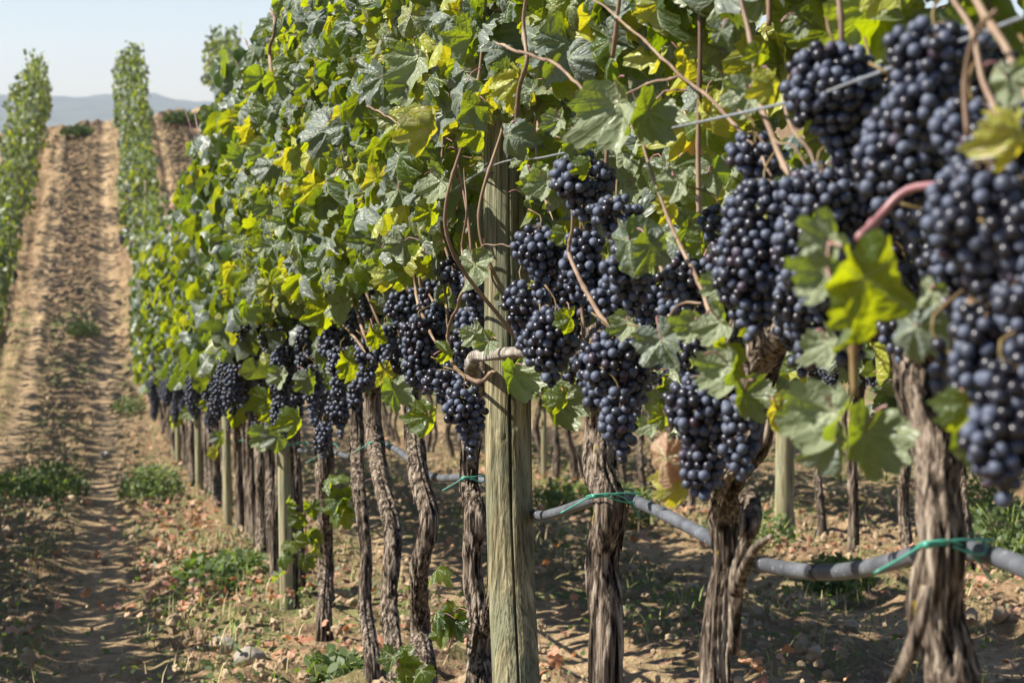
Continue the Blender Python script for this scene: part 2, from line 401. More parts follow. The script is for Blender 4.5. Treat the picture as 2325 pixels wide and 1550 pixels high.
def hills():
    g = NT('hill_woods'); geo = g.n('NewGeometry').outputs['Position']
    n = g.noise(geo, .012, 6, .6)
    g.L(g.ramp(n, [(.35, (.02, .032, .02)), (.6, (.06, .075, .045))]), g.b.inputs['Base Color']); g.b.inputs['Roughness'].default_value = 1
    xs = np.linspace(-1500, 2500, 300); ys = np.linspace(0, 1, 24)
    X, S = np.meshgrid(xs, ys)
    Y = 2300 + 900 * S + 0 * X
    prof = 22 + 34 * noise(X / 420, .3, 0, 4) + 9 * fbm(X / 60, S * 3, 0, 3, 2)
    Z = -60 + (prof + 60) * np.sin(S * math.pi / 2) ** .8
    n_, mm = X.shape; i = np.arange(n_ - 1)[:, None] * mm; j = np.arange(mm - 1)[None, :]
    Q = np.stack([i + j, i + j + 1, i + mm + j + 1, i + mm + j], -1).reshape(-1, 4)
    o = mk('hills', np.stack([X, Y, Z], -1).reshape(-1, 3), Q, g.m)
    tag(o, 'low blue wooded hills on the horizon', 'hills', kind='structure')
hills()

# ------------------------------------------------------------------ leaf templates
def leaf_tpl(na, nr, seed):
    r_ = np.random.default_rng(seed)
    th = np.linspace(-math.pi, math.pi, na, endpoint=False) + math.pi / na
    d = lambda a, w_: np.exp(-((np.abs(th) - R(a)) / R(w_)) ** 2)
    lob = r_.uniform(.7, 1.25)
    ro = .70 + .26 * np.exp(-(th / R(30)) ** 2) + .17 * lob * d(55, 22) + .07 * lob * d(108, 24) - .09 * lob * d(29, 8) - .06 * lob * d(82, 8) - .34 * np.exp(-((math.pi - np.abs(th)) / R(17)) ** 2)
    if na >= 30:
        saw = np.abs(((th * (na / 4) / (2 * math.pi)) % 1) - .5) * 2
        ro = ro + (saw - .5) * (.12 if na < 60 else .10) + r_.normal(0, .018, na)
    rr = np.linspace(0, 1, nr + 1)[1:] ** .9
    x = np.concatenate([[0]] + [ro * k * np.sin(th) for k in rr]); y = np.concatenate([[0]] + [ro * k * np.cos(th) for k in rr])
    c1, c2, c3 = r_.uniform(.35, 1.25), r_.uniform(-.1, .5), r_.uniform(-.35, .35)
    z = -c1 * .55 * np.abs(x) ** 1.3 * (1 if r_.random() < .65 else -.8) - c2 * .5 * y * np.abs(y) + c3 * x * y
    rad = np.hypot(x, y)
    z = z + .15 * rad * np.sin(np.arctan2(x, y) * 4 + r_.uniform(0, 6)) + .08 * rad * np.sin(np.arctan2(x, y) * 9 + r_.uniform(0, 6)) - r_.uniform(-.2, .75) * rad ** 3
    if na >= 20: z = z + .085 * noise(x * 3.1 + seed, y * 3.1, 0, seed) + .05 * noise(x * 6.5, y * 6.5 + seed, 0, seed + 1)
    # the two sides bend in: keep size roughly constant
    V = np.stack([x, y, z], -1)
    j = np.arange(na); j2 = (j + 1) % na
    Fs = [np.stack([np.zeros(na, int), 1 + j2, 1 + j], -1)]
    for k in range(nr - 1):
        a = 1 + k * na; b = a + na
        Fs.append(np.stack([a + j, a + j2, b + j2, b + j], -1))
    Fs = [f[:, ::-1] if f.shape[1] == 4 else f for f in Fs]
    # orient all faces to +z
    out = []
    for f in Fs:
        a, b, c = V[f[:, 0]], V[f[:, 1]], V[f[:, 2]]
        nz = ((b - a)[:, 0] * (c - a)[:, 1] - (b - a)[:, 1] * (c - a)[:, 0])
        if nz.mean() < 0: f = f[:, ::-1]
        out.append(f)
    return V, out, np.stack([x, y], -1)
T_HI = [leaf_tpl(68, 4, 100 + i) for i in range(10)]
T_MD = [leaf_tpl(22, 2, 200 + i) for i in range(8)]
T_LO = [leaf_tpl(9, 1, 300 + i) for i in range(6)]
def put_leaf(acc, tpl, p, n, t, size, tint, petiole=True, pm=1):
    V, Fs, uv = tpl
    M = rotm(n, t)
    W = (V * size * .62) @ M.T + p
    acc.add(W, Fs, uv, tint, 0)
    if petiole:
        d = -M[:, 1] * .6 + M[:, 2] * -.5 + rng.normal(0, .2, 3)
        L_ = size * rng.uniform(.5, .9)
        pts = resample([p, p + d * L_ * .5 + np.array([0, 0, .1 * L_]), p + d * L_ + np.array([rng.uniform(0, .2) * L_, 0, -.2 * L_])], 5)
        tv, tf = tube(pts, [.0007, .0008, .0009, .0010, .0012], 4, cap=False)
        acc.add(tv, tf, None, (0, 0, 0), pm)

def latmin(Y):
    return float(np.interp(Y, [0, 3.4, 4.2, 6, 9], [.66, .64, .52, .42, .36]))

def canopy(acc, n, tpls, x0, ya, yb, base, sizes, zlo, zhi, petiole, half=None, front=None, slope=0.0, extra=None):
    """leaves around a row line; x0 = row lateral, base(y) = ground height"""
    placed = 0
    while placed < n:
        y = rng.uniform(ya, yb)
        side = -1 if rng.random() < .62 else 1
        fr = front(y) if front else x0 - .35
        hw = x0 - fr
        q_ = abs(rng.normal(0, .22)) if rng.random() < .52 else rng.normal(.80, .14)
        x = x0 + side * q_ * (hw if side < 0 else .34)
        if x < fr: x = fr + rng.uniform(0, .06)
        zz = rng.random()
        z = zlo(y, x) + (zhi - zlo(y, x)) * zz ** .95
        if z > zhi - .25: x = x0 + (x - x0) * .7
        if rng.random() < (.07 if len(tpls) == 6 else .0): z = zhi + abs(rng.normal(0, .22 if len(tpls) == 6 else .10)); x = x0 + rng.normal(0, .12)
        az_ = rng.normal(0, 1.05); n_ = np.array([side * math.cos(az_), math.sin(az_) * (1 if rng.random() < .4 else -1) * 1.0, rng.normal(.30, .32)])
        t_ = np.array([side * .2, -.05, -1]) + rng.normal(0, .38, 3)
        s = rng.uniform(*sizes) * (.75 if rng.random() < .25 else 1)
        yl = rng.random(); yl = yl ** 4.5 * .8; br = 1.0 if len(tpls) == 10 and rng.random() < .002 else (rng.random() ** 8) * .35
        put_leaf(acc, tpls[rng.integers(len(tpls))], np.array([x, y, base(y) + z]), n_, t_, s, (rng.random(), yl, br), petiole)
        placed += 1

# ------------------------------------------------------------------ berries
def ico(sub):
    import bmesh
    bm = bmesh.new(); bmesh.ops.create_icosphere(bm, subdivisions=sub, radius=1)
    V = np.array([v.co[:] for v in bm.verts]); Fq = np.array([[v.index for v in f.verts] for f in bm.faces]); bm.free(); return V, Fq
I3, I2, I1 = ico(3), ico(2), ico(1)
def bunch_pts(L, Rr, d, seed, wing=None):
    r_ = np.random.default_rng(seed); pts = []
    z = -d * .4
    ph = r_.uniform(0, 6)
    lx = 0
    while z > -L:
        s = -z / L
        R_ = Rr * (np.interp(s, [0, .14, .35, .6, .85, 1], [.42, .95, 1.0, .78, .48, .15])) * (1 + .14 * math.sin(s * 9 + ph))
        lx = Rr * .15 * math.sin(s * 5 + ph)
        for k, rr in enumerate((R_ - d * .45, R_ - d * 1.35)):
            if rr < d * .3:
                if k == 0: pts.append((lx + r_.normal(0, d * .15), r_.normal(0, d * .15), z + r_.normal(0, d * .1)))
                continue
            if k == 1 and rr < d * .6: continue
            n = max(3, int(2 * math.pi * rr / (d * .98))); a0 = r_.uniform(0, 6)
            for i in range(n):
                if r_.random() < (.06 if k == 0 else .35): continue
                a = a0 + i * 2 * math.pi / n + r_.normal(0, .1)
                q = rr + r_.normal(0, d * .14)
                pts.append((lx + q * math.cos(a), q * math.sin(a), z + r_.normal(0, d * .2)))
        z -= d * .80
    p = np.array(pts)
    for _ in range(8):
        D = p[:, None] - p[None]; r = np.linalg.norm(D, axis=2) + np.eye(len(p))
        push = np.clip(d * .93 - r, 0, None); np.fill_diagonal(push, 0)
        p = p + (D / r[..., None] * push[..., None]).sum(1) * .4
    return p
def bunch(name, L, Rr, seed, parent, loc, ic=I2, d=.0155, rot=(0, 0, 0), yscale=.85):
    p = bunch_pts(L, Rr, d, seed); p[:, 1] *= yscale
    r_ = np.random.default_rng(seed + 1); n = len(p)
    V0, F0 = ic; m = len(V0)
    s = d / 2 * r_.uniform(.86, 1.10, n)
    s[r_.random(n) < .03] *= .6
    V = (p[:, None] + V0[None] * s[:, None, None] * r_.uniform(.92, 1.08, (n, 1, 3))).reshape(-1, 3)
    Fq = (F0[None] + (np.arange(n) * m)[:, None, None]).reshape(-1, 3)
    tint = np.repeat(np.stack([r_.random(n), (r_.random(n) < .05) * .6, r_.random(n)], -1), m, 0)
    o = mk(name, V, Fq, M_BERRY, parent, tint=tint, loc=loc, rot=rot)
    # stalk with side twigs
    A = Acc(); ax_ = resample([(r_.normal(0, .02), .02, .022 + .01 * r_.random()), (r_.normal(0, .005), .006, .012), (0, 0, -.008), (0, 0, -L * .5), (0, 0, -L * .9)], 10)
    tv, tf = tube(ax_, np.linspace(.0014, .0008, 10), 5); A.add(tv, tf)
    for k in range(0, n, 4):
        q = p[k]; a = np.array([0, 0, min(0, q[2] + .012)])
        tv, tf = tube(resample([a, (a + q) / 2 + [0, 0, .003], q], 4), .0008, 3, cap=False); A.add(tv, tf)
    A.build('stalk', M_STEM, o)
    return o

# ------------------------------------------------------------------ wood
def trunk_mesh(name, pts, rad, parent, off, segs=56, step=.008, seed=0, strips=14, rough=1.0, far=False):
    pts = np.asarray(pts, float); L = np.linalg.norm(np.diff(pts, axis=0), axis=1).sum()
    n = max(8, int(L / step)); path = resample(pts, n); r = np.interp(np.linspace(0, len(pts) - 1, n), range(len(pts)), rad)
    s = seed
    def dsp(th, i, p):
        z = p[:, 2][:, None]; tw = th + 1.6 * noise(z * 2.2, s * 3.1) + z * .6
        cx, sx = np.cos(tw), np.sin(tw)
        a = noise(cx * 1.4, sx * 1.4, z * 5 + s, s)
        rg = 1 - np.abs(fbm(cx * 4.2 + s, sx * 4.2, z * 4.5, 3, s + 5)) * 2
        rg2 = 1 - np.abs(fbm(cx * 10, sx * 10, z * 9, 2, s + 9)) * 2
        kn = np.clip(noise(cx * 1.1, sx * 1.1, z * 11, s + 2) - .25, 0, 1)
        return 1 + rough * (.17 * a + .24 * (rg - .6) + .14 * (rg2 - .55) + .35 * kn)
    A = Acc(); tv, tf = tube(path, r, segs, dsp)
    # crevice shade is painted by the bark ramp with its bump; no tint here
    A.add(tv, tf, None, (0, 0, 0))
    for k in range(strips):
        i = rng.integers(2, max(3, n - 22)); ln = rng.integers(8, 20); j = min(n - 1, i + ln)
        a = rng.uniform(0, 6.28); seg = path[i:j]
        if len(seg) < 5: continue
        q = np.linspace(0, 1, len(seg)); loose = rng.uniform(.0, .35) * (q ** 3 if rng.random() < .5 else (1 - q) ** 3)
        rr = r[i:j] * (1.05 + loose) + .001
        cs = seg + np.stack([np.cos(a + q * .3) * rr, np.sin(a + q * .3) * rr, 0 * q], -1)
        wv, wf = tube(cs, .0022 * np.sin(np.pi * (q * .9 + .05)) * rng.uniform(.6, 1.6) + .0004, 4)
        A.add(wv, wf, None, (rng.random() * .3, 0, 0))
    return A.build(name, M_BARK, parent, off=off)

# ------------------------------------------------------------------ near vines of the main row (positions along the row)
ROW = .7
def base_at(Y, x=ROW): return np.array([x, Y, float(gh(x, Y))])
def ypos(px, lat=ROW): return float(P(px, 800, lat)[1])
near_specs = [   # name of look, trunk pixel path, pixel widths
 ('thick peeling grapevine trunk standing nearest the camera, tied to the hose', [(2175, 1900), (2150, 1650), (2135, 1500), (2130, 1390), (2145, 1240), (2132, 1110), (2115, 990), (2098, 880), (2078, 780)], [165, 145, 130, 135, 112, 118, 128, 140, 120]),
 ('short forked grapevine with a dead side limb, between the two thickest trunks', [(1650, 1900), (1640, 1560), (1638, 1400), (1640, 1260), (1645, 1160), (1680, 1080), (1710, 990), (1700, 860), (1690, 800)], [95, 80, 76, 80, 86, 76, 66, 62, 70]),
 ('shaggy straight grapevine just behind the big post, tied to the hose', [(1380, 1900), (1376, 1560), (1375, 1400), (1368, 1260), (1376, 1150), (1366, 1060), (1358, 960), (1375, 870), (1400, 800)], [100, 86, 82, 90, 84, 84, 88, 92, 74]),
 ('slender grapevine with ragged bark partly hidden by the big post', [(1122, 1800), (1112, 1560), (1106, 1450), (1122, 1340), (1135, 1200), (1140, 1000), (1125, 880)], [60, 52, 48, 40, 40, 40, 40]),
 ('knobbly grapevine immediately left of the big post, green tie on it', [(1095, 1800), (1085, 1540), (1072, 1400), (1066, 1280), (1070, 1180), (1063, 1090), (1068, 1000), (1085, 900), (1100, 840)], [60, 50, 48, 50, 56, 42, 46, 48, 40]),
 ('crooked dark grapevine with an S-bend, second left of the big post', [(985, 1750), (965, 1540), (950, 1430), (962, 1290), (966, 1180), (955, 1080), (940, 980), (938, 880), (950, 830)], [60, 52, 50, 44, 48, 48, 44, 40, 36]),
 ('smooth-curved grapevine with a long ragged split, tied with green ribbon', [(918, 1640), (905, 1500), (893, 1360), (886, 1220), (872, 1100), (852, 1000), (848, 900), (855, 850)], [48, 44, 40, 42, 42, 44, 42, 36]),
 ('thin grapevine leaning right between two stouter trunks', [(852, 1620), (846, 1500), (834, 1380), (830, 1250), (824, 1110), (812, 1000), (808, 900), (815, 850)], [42, 38, 32, 30, 32, 36, 36, 30]),
 ('stout-footed grapevine beside the pale green stake', [(768, 1540), (760, 1480), (742, 1390), (735, 1280), (738, 1160), (742, 1060), (738, 960), (745, 850)], [70, 54, 38, 34, 36, 40, 34, 30]),
]
vines = []
for k, (lab, pts, wd) in enumerate(near_specs):
    Y = ypos(pts[3][0]); b = base_at(Y)
    root = empty('grapevine', tuple(b)); tag(root, lab, 'grapevine', 'grapevines of the row in focus')
    W = np.array([P(x, y, ROW) for x, y in pts]); W[:, 0] = ROW + rng.normal(0, .006, len(W)); sc_ = np.array([ppm(p) for p in W])
    r = np.array(wd) / 2 / sc_ * (.82 if k < 3 else .86)
    # extend to ground
    keep = W[:, 2] > b[2] + .02; W = W[keep]; r = r[keep]
    W = np.vstack([[W[0][0], W[0][1], b[2] - .14], W]); r = np.concatenate([[r[0] * 1.3], r])
    trunk_mesh('trunk', W, r, root, b, seed=k, strips=16 if k < 6 else 8)
    vines.append(dict(root=root, Y=Y, base=b, top=W[-1]))
def vine_for(Y): return min(vines, key=lambda v: abs(v['Y'] - Y))
# extra branches of the forked vine
v = vines[1]
pts = [P(1700, 1120, .67), P(1712, 1180, .66), P(1690, 1240, .655), P(1672, 1330, .655), P(1668, 1480, .66)]
trunk_mesh('dead_limb', pts, [.010, .008, .007, .007, .006], v['root'], v['base'], segs=18, seed=31, strips=2)
pts = [P(1672, 1340, .65), P(1690, 1290, .64), P(1715, 1245, .63), P(1752, 1216, .62)]
trunk_mesh('dead_limb', pts, [.007, .006, .004, .0018], v['root'], v['base'], segs=12, seed=32, strips=0)
# loose roots / bark strands at the foot of the nearest vine
v = vines[0]
pts = [P(2105, 1330, .64), P(2095, 1400, .635), P(2068, 1480, .63), P(2030, 1560, .625), P(2010, 1640, .62)]
trunk_mesh('bark_strand', pts, [.004, .006, .006, .005, .004], v['root'], v['base'], segs=12, seed=33, strips=0)
# cordons
for k, v in enumerate(vines):
    t = v['top']; b = v['base']
    for sgn in (-1, 1):
        L_ = rng.uniform(.26, .36)
        pts = [t + [0, 0, -.03], t + [0.0, sgn * .05, .015]] + [t + [rng.normal(0, .012) + .02, sgn * L_ * q, .02 + rng.normal(0, .008) - sgn * L_ * q * SL] for q in (.45, .75, 1)]
        r0 = .018 if k < 3 else .014
        trunk_mesh('cordon', pts, [r0 * 1.2, r0 * 1.1, r0, r0 * .85, r0 * .6], v['root'], b, segs=28, seed=40 + k, strips=4)
# weathered grey arm crossing the front of the big post
v = vines[4]
M_GREY = post_mat('grey_dead_wood', [(.07, .058, .048), (.30, .265, .225), (.50, .46, .41), (.22, .19, .155)])
pts = [P(1108, 900, .70), P(1085, 868, .67), P(1070, 838, .65), P(1082, 810, .63), P(1120, 806, .625), P(1165, 803, .625), P(1195, 800, .63), P(1225, 812, .645)]
A = Acc(); pth = resample(pts, 60); tv, tf = tube(pth, np.interp(np.linspace(0, 1, 60), [0, .15, .3, .45, .8, 1], [.017, .0165, .0125, .0092, .0096, .0085]), 28, lambda th, i, p: 1 + .30 * noise(np.cos(th) * 1.3, np.sin(th) * 1.3, i * .16, 9) + .13 * noise(np.cos(th) * 3, np.sin(th) * 3, i * .07, 3) + .07 * noise(np.cos(th) * 9, np.sin(th) * 9, i * .1, 3))
A.add(tv, tf); A.build('old_arm', M_GREY, v['root'], off=v['base'])['label'] = 'bleached grey old arm across the front of the post'

# ------------------------------------------------------------------ canes (pixel paths)
def cane(pts, lat, r0, r1=None, mat=M_CANE, name='cane', label=None):
    n = len(pts); lats = np.broadcast_to(np.asarray(lat, float), (n,)) if np.ndim(lat) == 0 else np.interp(np.linspace(0, 1, n), np.linspace(0, 1, len(lat)), lat)
    W = np.array([P(x, y, l) for (x, y), l in zip(pts, lats)])
    vv = vine_for(W.mean(0)[1]); L_ = np.linalg.norm(np.diff(W, axis=0), axis=1).sum(); m = max(8, int(L_ / .006))
    path = resample(W, m); r = np.linspace(r0, r1 or r0 * .6, m)
    nod = (np.arange(m) * L_ / m) % .075; r = r * (1 + .45 * np.exp(-((nod - .03) / .004) ** 2))
    r = r * np.clip(np.minimum(np.arange(m) + 2, m + 1 - np.arange(m)) / (m * .12), .3, 1)
    path = path + np.stack([.0015 * noise(np.arange(m) * .15, k_) for k_ in (1.3, 5.1, 9.7)], -1)
    path = path + np.stack([.0022 * (2 * np.abs(((np.arange(m) * L_ / m / .15 + k_) % 1) - .5) - .5) for k_ in (.1, .35, .6)], -1)
    A = Acc(); tv, tf = tube(path, r, 10); A.add(tv, tf)
    o = A.build(name, mat, vv['root'], off=vv['base'])
    if label: o['label'] = label
    return o
CANES = [
 ([(1125, 842), (1115, 848), (1085, 868), (1051, 849), (1026, 819), (1017, 768), (1030, 715), (1048, 671), (1058, 634), (1050, 560), (1060, 470), (1052, 380)], .615, .0062, .003),
 ([(992, 782), (970, 742), (950, 688), (942, 634), (950, 544), (959, 500), (965, 400), (955, 300)], .63, .0058, .003),
 ([(1016, 752), (1014, 695), (1004, 600), (1017, 517), (1045, 455), (1030, 380), (990, 320)], .65, .0045, .0025),
 ([(1000, 770), (985, 690), (955, 640), (915, 560), (905, 480), (915, 400)], .66, .004, .0025),
 ([(1393, 758), (1340, 681), (1299, 597), (1293, 560), (1300, 480), (1290, 380)], .60, .0065, .0035),
 ([(1326, 770), (1322, 700), (1323, 634), (1318, 540), (1330, 420)], .64, .0055, .003),
 ([(1290, 778), (1270, 740), (1249, 708), (1225, 640), (1230, 540)], .65, .006, .003),
 ([(1620, 720), (1608, 700), (1585, 641), (1555, 580), (1538, 544), (1514, 490), (1490, 420), (1465, 340), (1440, 250)], .615, .0052, .003),
 ([(1525, 668), (1508, 625), (1495, 590), (1480, 520)], .66, .006, .004),
 ([(1507, 738), (1530, 705), (1560, 688), (1591, 688)], .60, .0028, .0022),
 ([(1560, 905), (1590, 865), (1612, 840)], .61, .0035, .003),
 ([(1790, 400), (1778, 370), (1756, 320), (1727, 240), (1716, 174), (1702, 80), (1684, 0), (1676, -60)], .60, .0058, .004),
 ([(1909, 110), (1909, 60), (1905, 0), (1900, -60)], .62, .005, .004),
 ([(1750, 400), (1720, 345), (1673, 291), (1625, 236), (1545, 171), (1480, 109), (1420, 55), (1350, 0), (1300, -50)], .61, .004, .0025),
 ([(1545, 171), (1500, 185), (1460, 195), (1420, 215)], [.61, .59], .0028, .0022),
 ([(2300, 420), (2262, 254), (2229, 182), (2207, 73), (2163, 0), (2140, -60)], .56, .005, .003),
 ([(2400, 330), (2325, 200), (2280, 109), (2225, 18), (2200, -40)], .55, .0055, .004),
 ([(2194, 309), (2189, 218), (2200, 127), (2229, 62), (2260, 30)], .53, .0036, .003),
 ([(1850, 385), (1836, 340), (1796, 290), (1781, 236), (1790, 170)], .60, .0032, .0025),
 ([(1830, 380), (1800, 330), (1770, 330), (1745, 305)], .59, .002, .0018),
 ([(840, 795), (818, 735), (800, 650), (806, 560), (795, 480), (780, 400), (790, 300)], .60, .0055, .003),
 ([(585, 840), (570, 810), (562, 770), (575, 735)], .60, .006, .005),
 ([(830, 800), (800, 760), (770, 730)], .58, .005, .004),
 ([(1170, 290), (1180, 200), (1195, 140), (1190, 60), (1200, -40)], .62, .0055, .004),
 ([(1255, 500), (1230, 420), (1215, 300), (1235, 200), (1225, 100), (1240, -20)], .68, .0045, .0035),
 ([(1390, 130), (1400, 60), (1410, -30)], .64, .006, .005),
 ([(1745, 60), (1745, 0), (1742, -60)], .68, .006, .005),
 ([(620, 180), (612, 120), (625, 60), (615, 20)], .42, .007, .006),
 ([(1120, 95), (1180, 120), (1250, 140), (1320, 200), (1350, 240)], .56, .0035, .0025),
 ([(830, 240), (880, 265), (930, 300)], .52, .003, .002),
 ([(1165, 560), (1130, 556), (1100, 558), (1085, 562)], .62, .0016, .0014),
]
for pts, lat, r0, r1 in CANES:
    k_ = .52 if pts[0][0] > 1200 else .68
    cane(pts, lat, r0 * k_, r1 * k_)
cane([(1949, 538), (1975, 515), (2007, 483), (2062, 436), (2145, 422)], [.50, .56], .0036, .0028, M_PETIOLE, 'leaf_stalk', 'curved purple leaf stalk in front of the nearest bunches')
cane([(1938, 900), (1936, 820), (1938, 760)], .56, .0032, .003, M_STEM, 'leaf_stalk')
cane([(2185, 800), (2196, 740), (2208, 680)], .54, .0035, .003, M_STEM, 'leaf_stalk')

# ------------------------------------------------------------------ bunches of the near vines (pixel boxes)
BUN = [  # x, y0, y1, width, lateral
 (1905, 105, 385, 235, .60), (1985, 150, 330, 150, .66), (2125, 55, 350, 240, .57), (2060, 230, 560, 235, .585), (2215, 230, 520, 200, .56),
 (1715, 305, 470, 130, .61), (1735, 410, 790, 205, .60), (1870, 385, 720, 220, .59), (1835, 610, 870, 150, .615), (1960, 380, 600, 150, .64),
 (2250, 370, 705, 270, .545), (2330, 450, 760, 220, .56), (2245, 680, 950, 200, .55), (2300, 830, 1165, 190, .54), (2140, 770, 905, 48, .545), (2158, 890, 985, 60, .56), (2100, 480, 620, 110, .66),
 (1780, 560, 800, 160, .68), (2000, 500, 760, 180, .68), (2060, 600, 830, 130, .69), (1925, 690, 850, 120, .69), (2300, 250, 480, 180, .57), (2180, 540, 780, 170, .60), (2345, 620, 900, 170, .56), (2010, 320, 570, 190, .64), (2235, 80, 290, 140, .64),  (1640, 560, 720, 90, .66), (1290, 590, 770, 100, .68), (1480, 630, 800, 110, .69), (1455, 800, 960, 90, .66), (1540, 660, 800, 90, .68), (1310, 790, 900, 90, .65), (1250, 600, 720, 80, .67), (1385, 640, 760, 100, .67), (1200, 720, 820, 70, .63), (1630, 640, 780, 90, .69),
 (1000, 690, 810, 90, .67), (905, 770, 880, 76, .66), (850, 650, 760, 66, .68), (975, 800, 900, 80, .65), (1040, 760, 870, 80, .67), (790, 740, 840, 56, .66), (720, 880, 980, 50, .66), (820, 860, 960, 56, .67), (690, 740, 850, 46, .64), (600, 780, 880, 40, .6), (540, 800, 900, 40, .58), (500, 850, 950, 36, .58), (420, 850, 950, 34, .56), (400, 880, 970, 30, .56), (650, 700, 780, 40, .62), (575, 900, 990, 36, .58), (350, 890, 960, 26, .54), (2350, 160, 330, 150, .6),
 (1600, 855, 1145, 180, .605), (1690, 900, 1095, 120, .62),
 (1325, 350, 525, 145, .60), (1400, 450, 560, 120, .62), (1425, 560, 725, 115, .585), (1225, 512, 705, 115, .60), (1330, 520, 740, 110, .645),
 (1188, 640, 800, 80, .60), (1262, 700, 890, 120, .60), (1232, 735, 850, 90, .585), (1395, 755, 960, 165, .60), (1408, 880, 1062, 92, .598), (1355, 800, 930, 110, .59),
 (1565, 575, 740, 120, .64), (1560, 755, 905, 84, .64), (1620, 470, 600, 60, .67), (1500, 780, 830, 50, .61),
 (1088, 585, 780, 70, .66), (1038, 585, 690, 80, .655), (1062, 700, 850, 76, .65), (922, 655, 770, 86, .635), (958, 722, 890, 112, .62), (1008, 840, 925, 100, .61), (1053, 865, 1042, 90, .60), (1090, 640, 720, 60, .68),
 (882, 738, 800, 52, .62), (835, 772, 885, 72, .61), (868, 780, 850, 60, .64), (985, 640, 740, 90, .67),
 (755, 602, 668, 72, .58), (592, 690, 742, 34, .50), (640, 785, 930, 66, .57), (650, 880, 1005, 84, .60), (745, 740, 830, 56, .60), (775, 790, 920, 66, .605), (770, 890, 1000, 54, .62), (712, 830, 960, 50, .62),
 (735, 960, 1045, 44, .60), (560, 838, 905, 44, .59), (472, 828, 905, 34, .58), (445, 862, 960, 42, .58), (480, 925, 995, 30, .6), (520, 900, 980, 30, .6), (606, 900, 985, 38, .6), (935, 890, 960, 44, .66), (600, 800, 880, 44, .6), (690, 800, 900, 46, .62), (800, 700, 780, 50, .64), (810, 860, 930, 46, .64),
]
for k, (x, y0, y1, wd, lat) in enumerate(BUN):
    top = P(x, y0, lat); s_ = ppm(top); vv = vine_for(top[1])
    d_ = float(np.interp(x, [700, 1050, 1400, 1700, 2200], [.0160, .0154, .0128, .0115, .0107]))
    bunch('grape_bunch', (y1 - y0) / s_ * .97, wd / 2 / s_ * 1.0, 500 + k, vv['root'], tuple(top - vv['base']), I1 if top[1] > 9 else I2, d=d_, rot=(rng.normal(0, .05), rng.normal(0, .05), rng.uniform(0, .6)))

# ------------------------------------------------------------------ near foliage
edges = [(.9, 2.28)] + [(2.28, 2.98), (2.98, 3.7), (3.7, 4.3), (4.3, 4.85), (4.85, 5.5), (5.5, 6.1), (6.1, 6.9), (6.9, 7.9)]
order = sorted(vines, key=lambda v: v['Y'])
for v, (ya, yb) in zip(order, edges):
    A = Acc()
    def zlo(y, x):
        # fruit zone is kept open towards the aisle, leaves come down further on the shaded side
        if y < 4.22: return 1.30 if x < .70 else (.95 if x < .80 else .80)
        return (1.10 if x < .66 else .86)
    n = int((yb - ya) / .7 * (700 if ya > 2.9 else 850))
    canopy(A, n, T_HI, ROW, ya, yb, lambda y: float(gh(ROW, y)), (.044, .102), zlo, 2.02, True, front=latmin)
    A.build('foliage', [M_LEAF, M_PETIOLE], v['root'], off=v['base'])

for v, (ya, yb) in zip(order, edges):
    for k in range(4 if ya > 3.5 else 1):
        y_ = rng.uniform(ya, yb); x_ = ROW - rng.uniform(.0, .10); g0 = float(gh(ROW, y_))
        q = [np.array([ROW + rng.normal(0, .02), y_, g0 + .93])]
        for z_ in (1.12, 1.35, 1.6, 1.85, 2.1): q.append(np.array([x_ + rng.normal(0, .025), q[-1][1] + rng.normal(0, .045 if y_ > 3.6 else .018), g0 + z_]))
        path = resample(q, 130); m = len(path); r = np.linspace(.0036, .0013, m); r = r * (1 + .4 * np.exp(-(((np.arange(m) * .0095) % .08 - .03) / .005) ** 2))
        A = Acc(); tv, tf = tube(path, r, 8); A.add(tv, tf); A.build('cane', M_CANE, v['root'], off=v['base'])
# hand-placed leaves that stand out
def leaf(x, y, lat, size, rot, ty, tx=0, kind='green', under=False, tpl=None, label=None, curl=0.0):
    p = P(x, y, lat); s_ = ppm(p); vw = (p - CAM) / np.linalg.norm(p - CAM)
    n = -vw; a, b = R(ty), R(tx)      # ty>0 turns the visible face to the right (away from the sun)
    n = n * math.cos(a) + RT * math.sin(a); n = n * math.cos(b) + UPV * math.sin(b)
    t = -UPV * math.cos(R(rot)) + RT * math.sin(R(rot))
    if under: n = -n
    kd = {'green': (.5, .0, .0), 'pale': (.2, 0, 0), 'yellow': (.83, .55, .0), 'lime': (.962, .10, 0), 'brown': (.4, .95, .58), 'orange': (.7, 1.0, .36), 'dark': (.05, 0, 0), 'spotted': (.6, .5, .35)}[kind]
    A = Acc(); T = T_HI[tpl if tpl is not None else rng.integers(10)]
    V, Fs, uv = T
    if curl:
        V = V.copy(); V[:, 2] += curl * V[:, 0] ** 2
    vv = vine_for(p[1])
    put_leaf(A, (V, Fs, uv), p, n, t, size / s_ / 1.05, kd, True)
    o = A.build('leaf', [M_LEAF, M_PETIOLE], vv['root'], off=vv['base'])
    if label: o['label'] = label
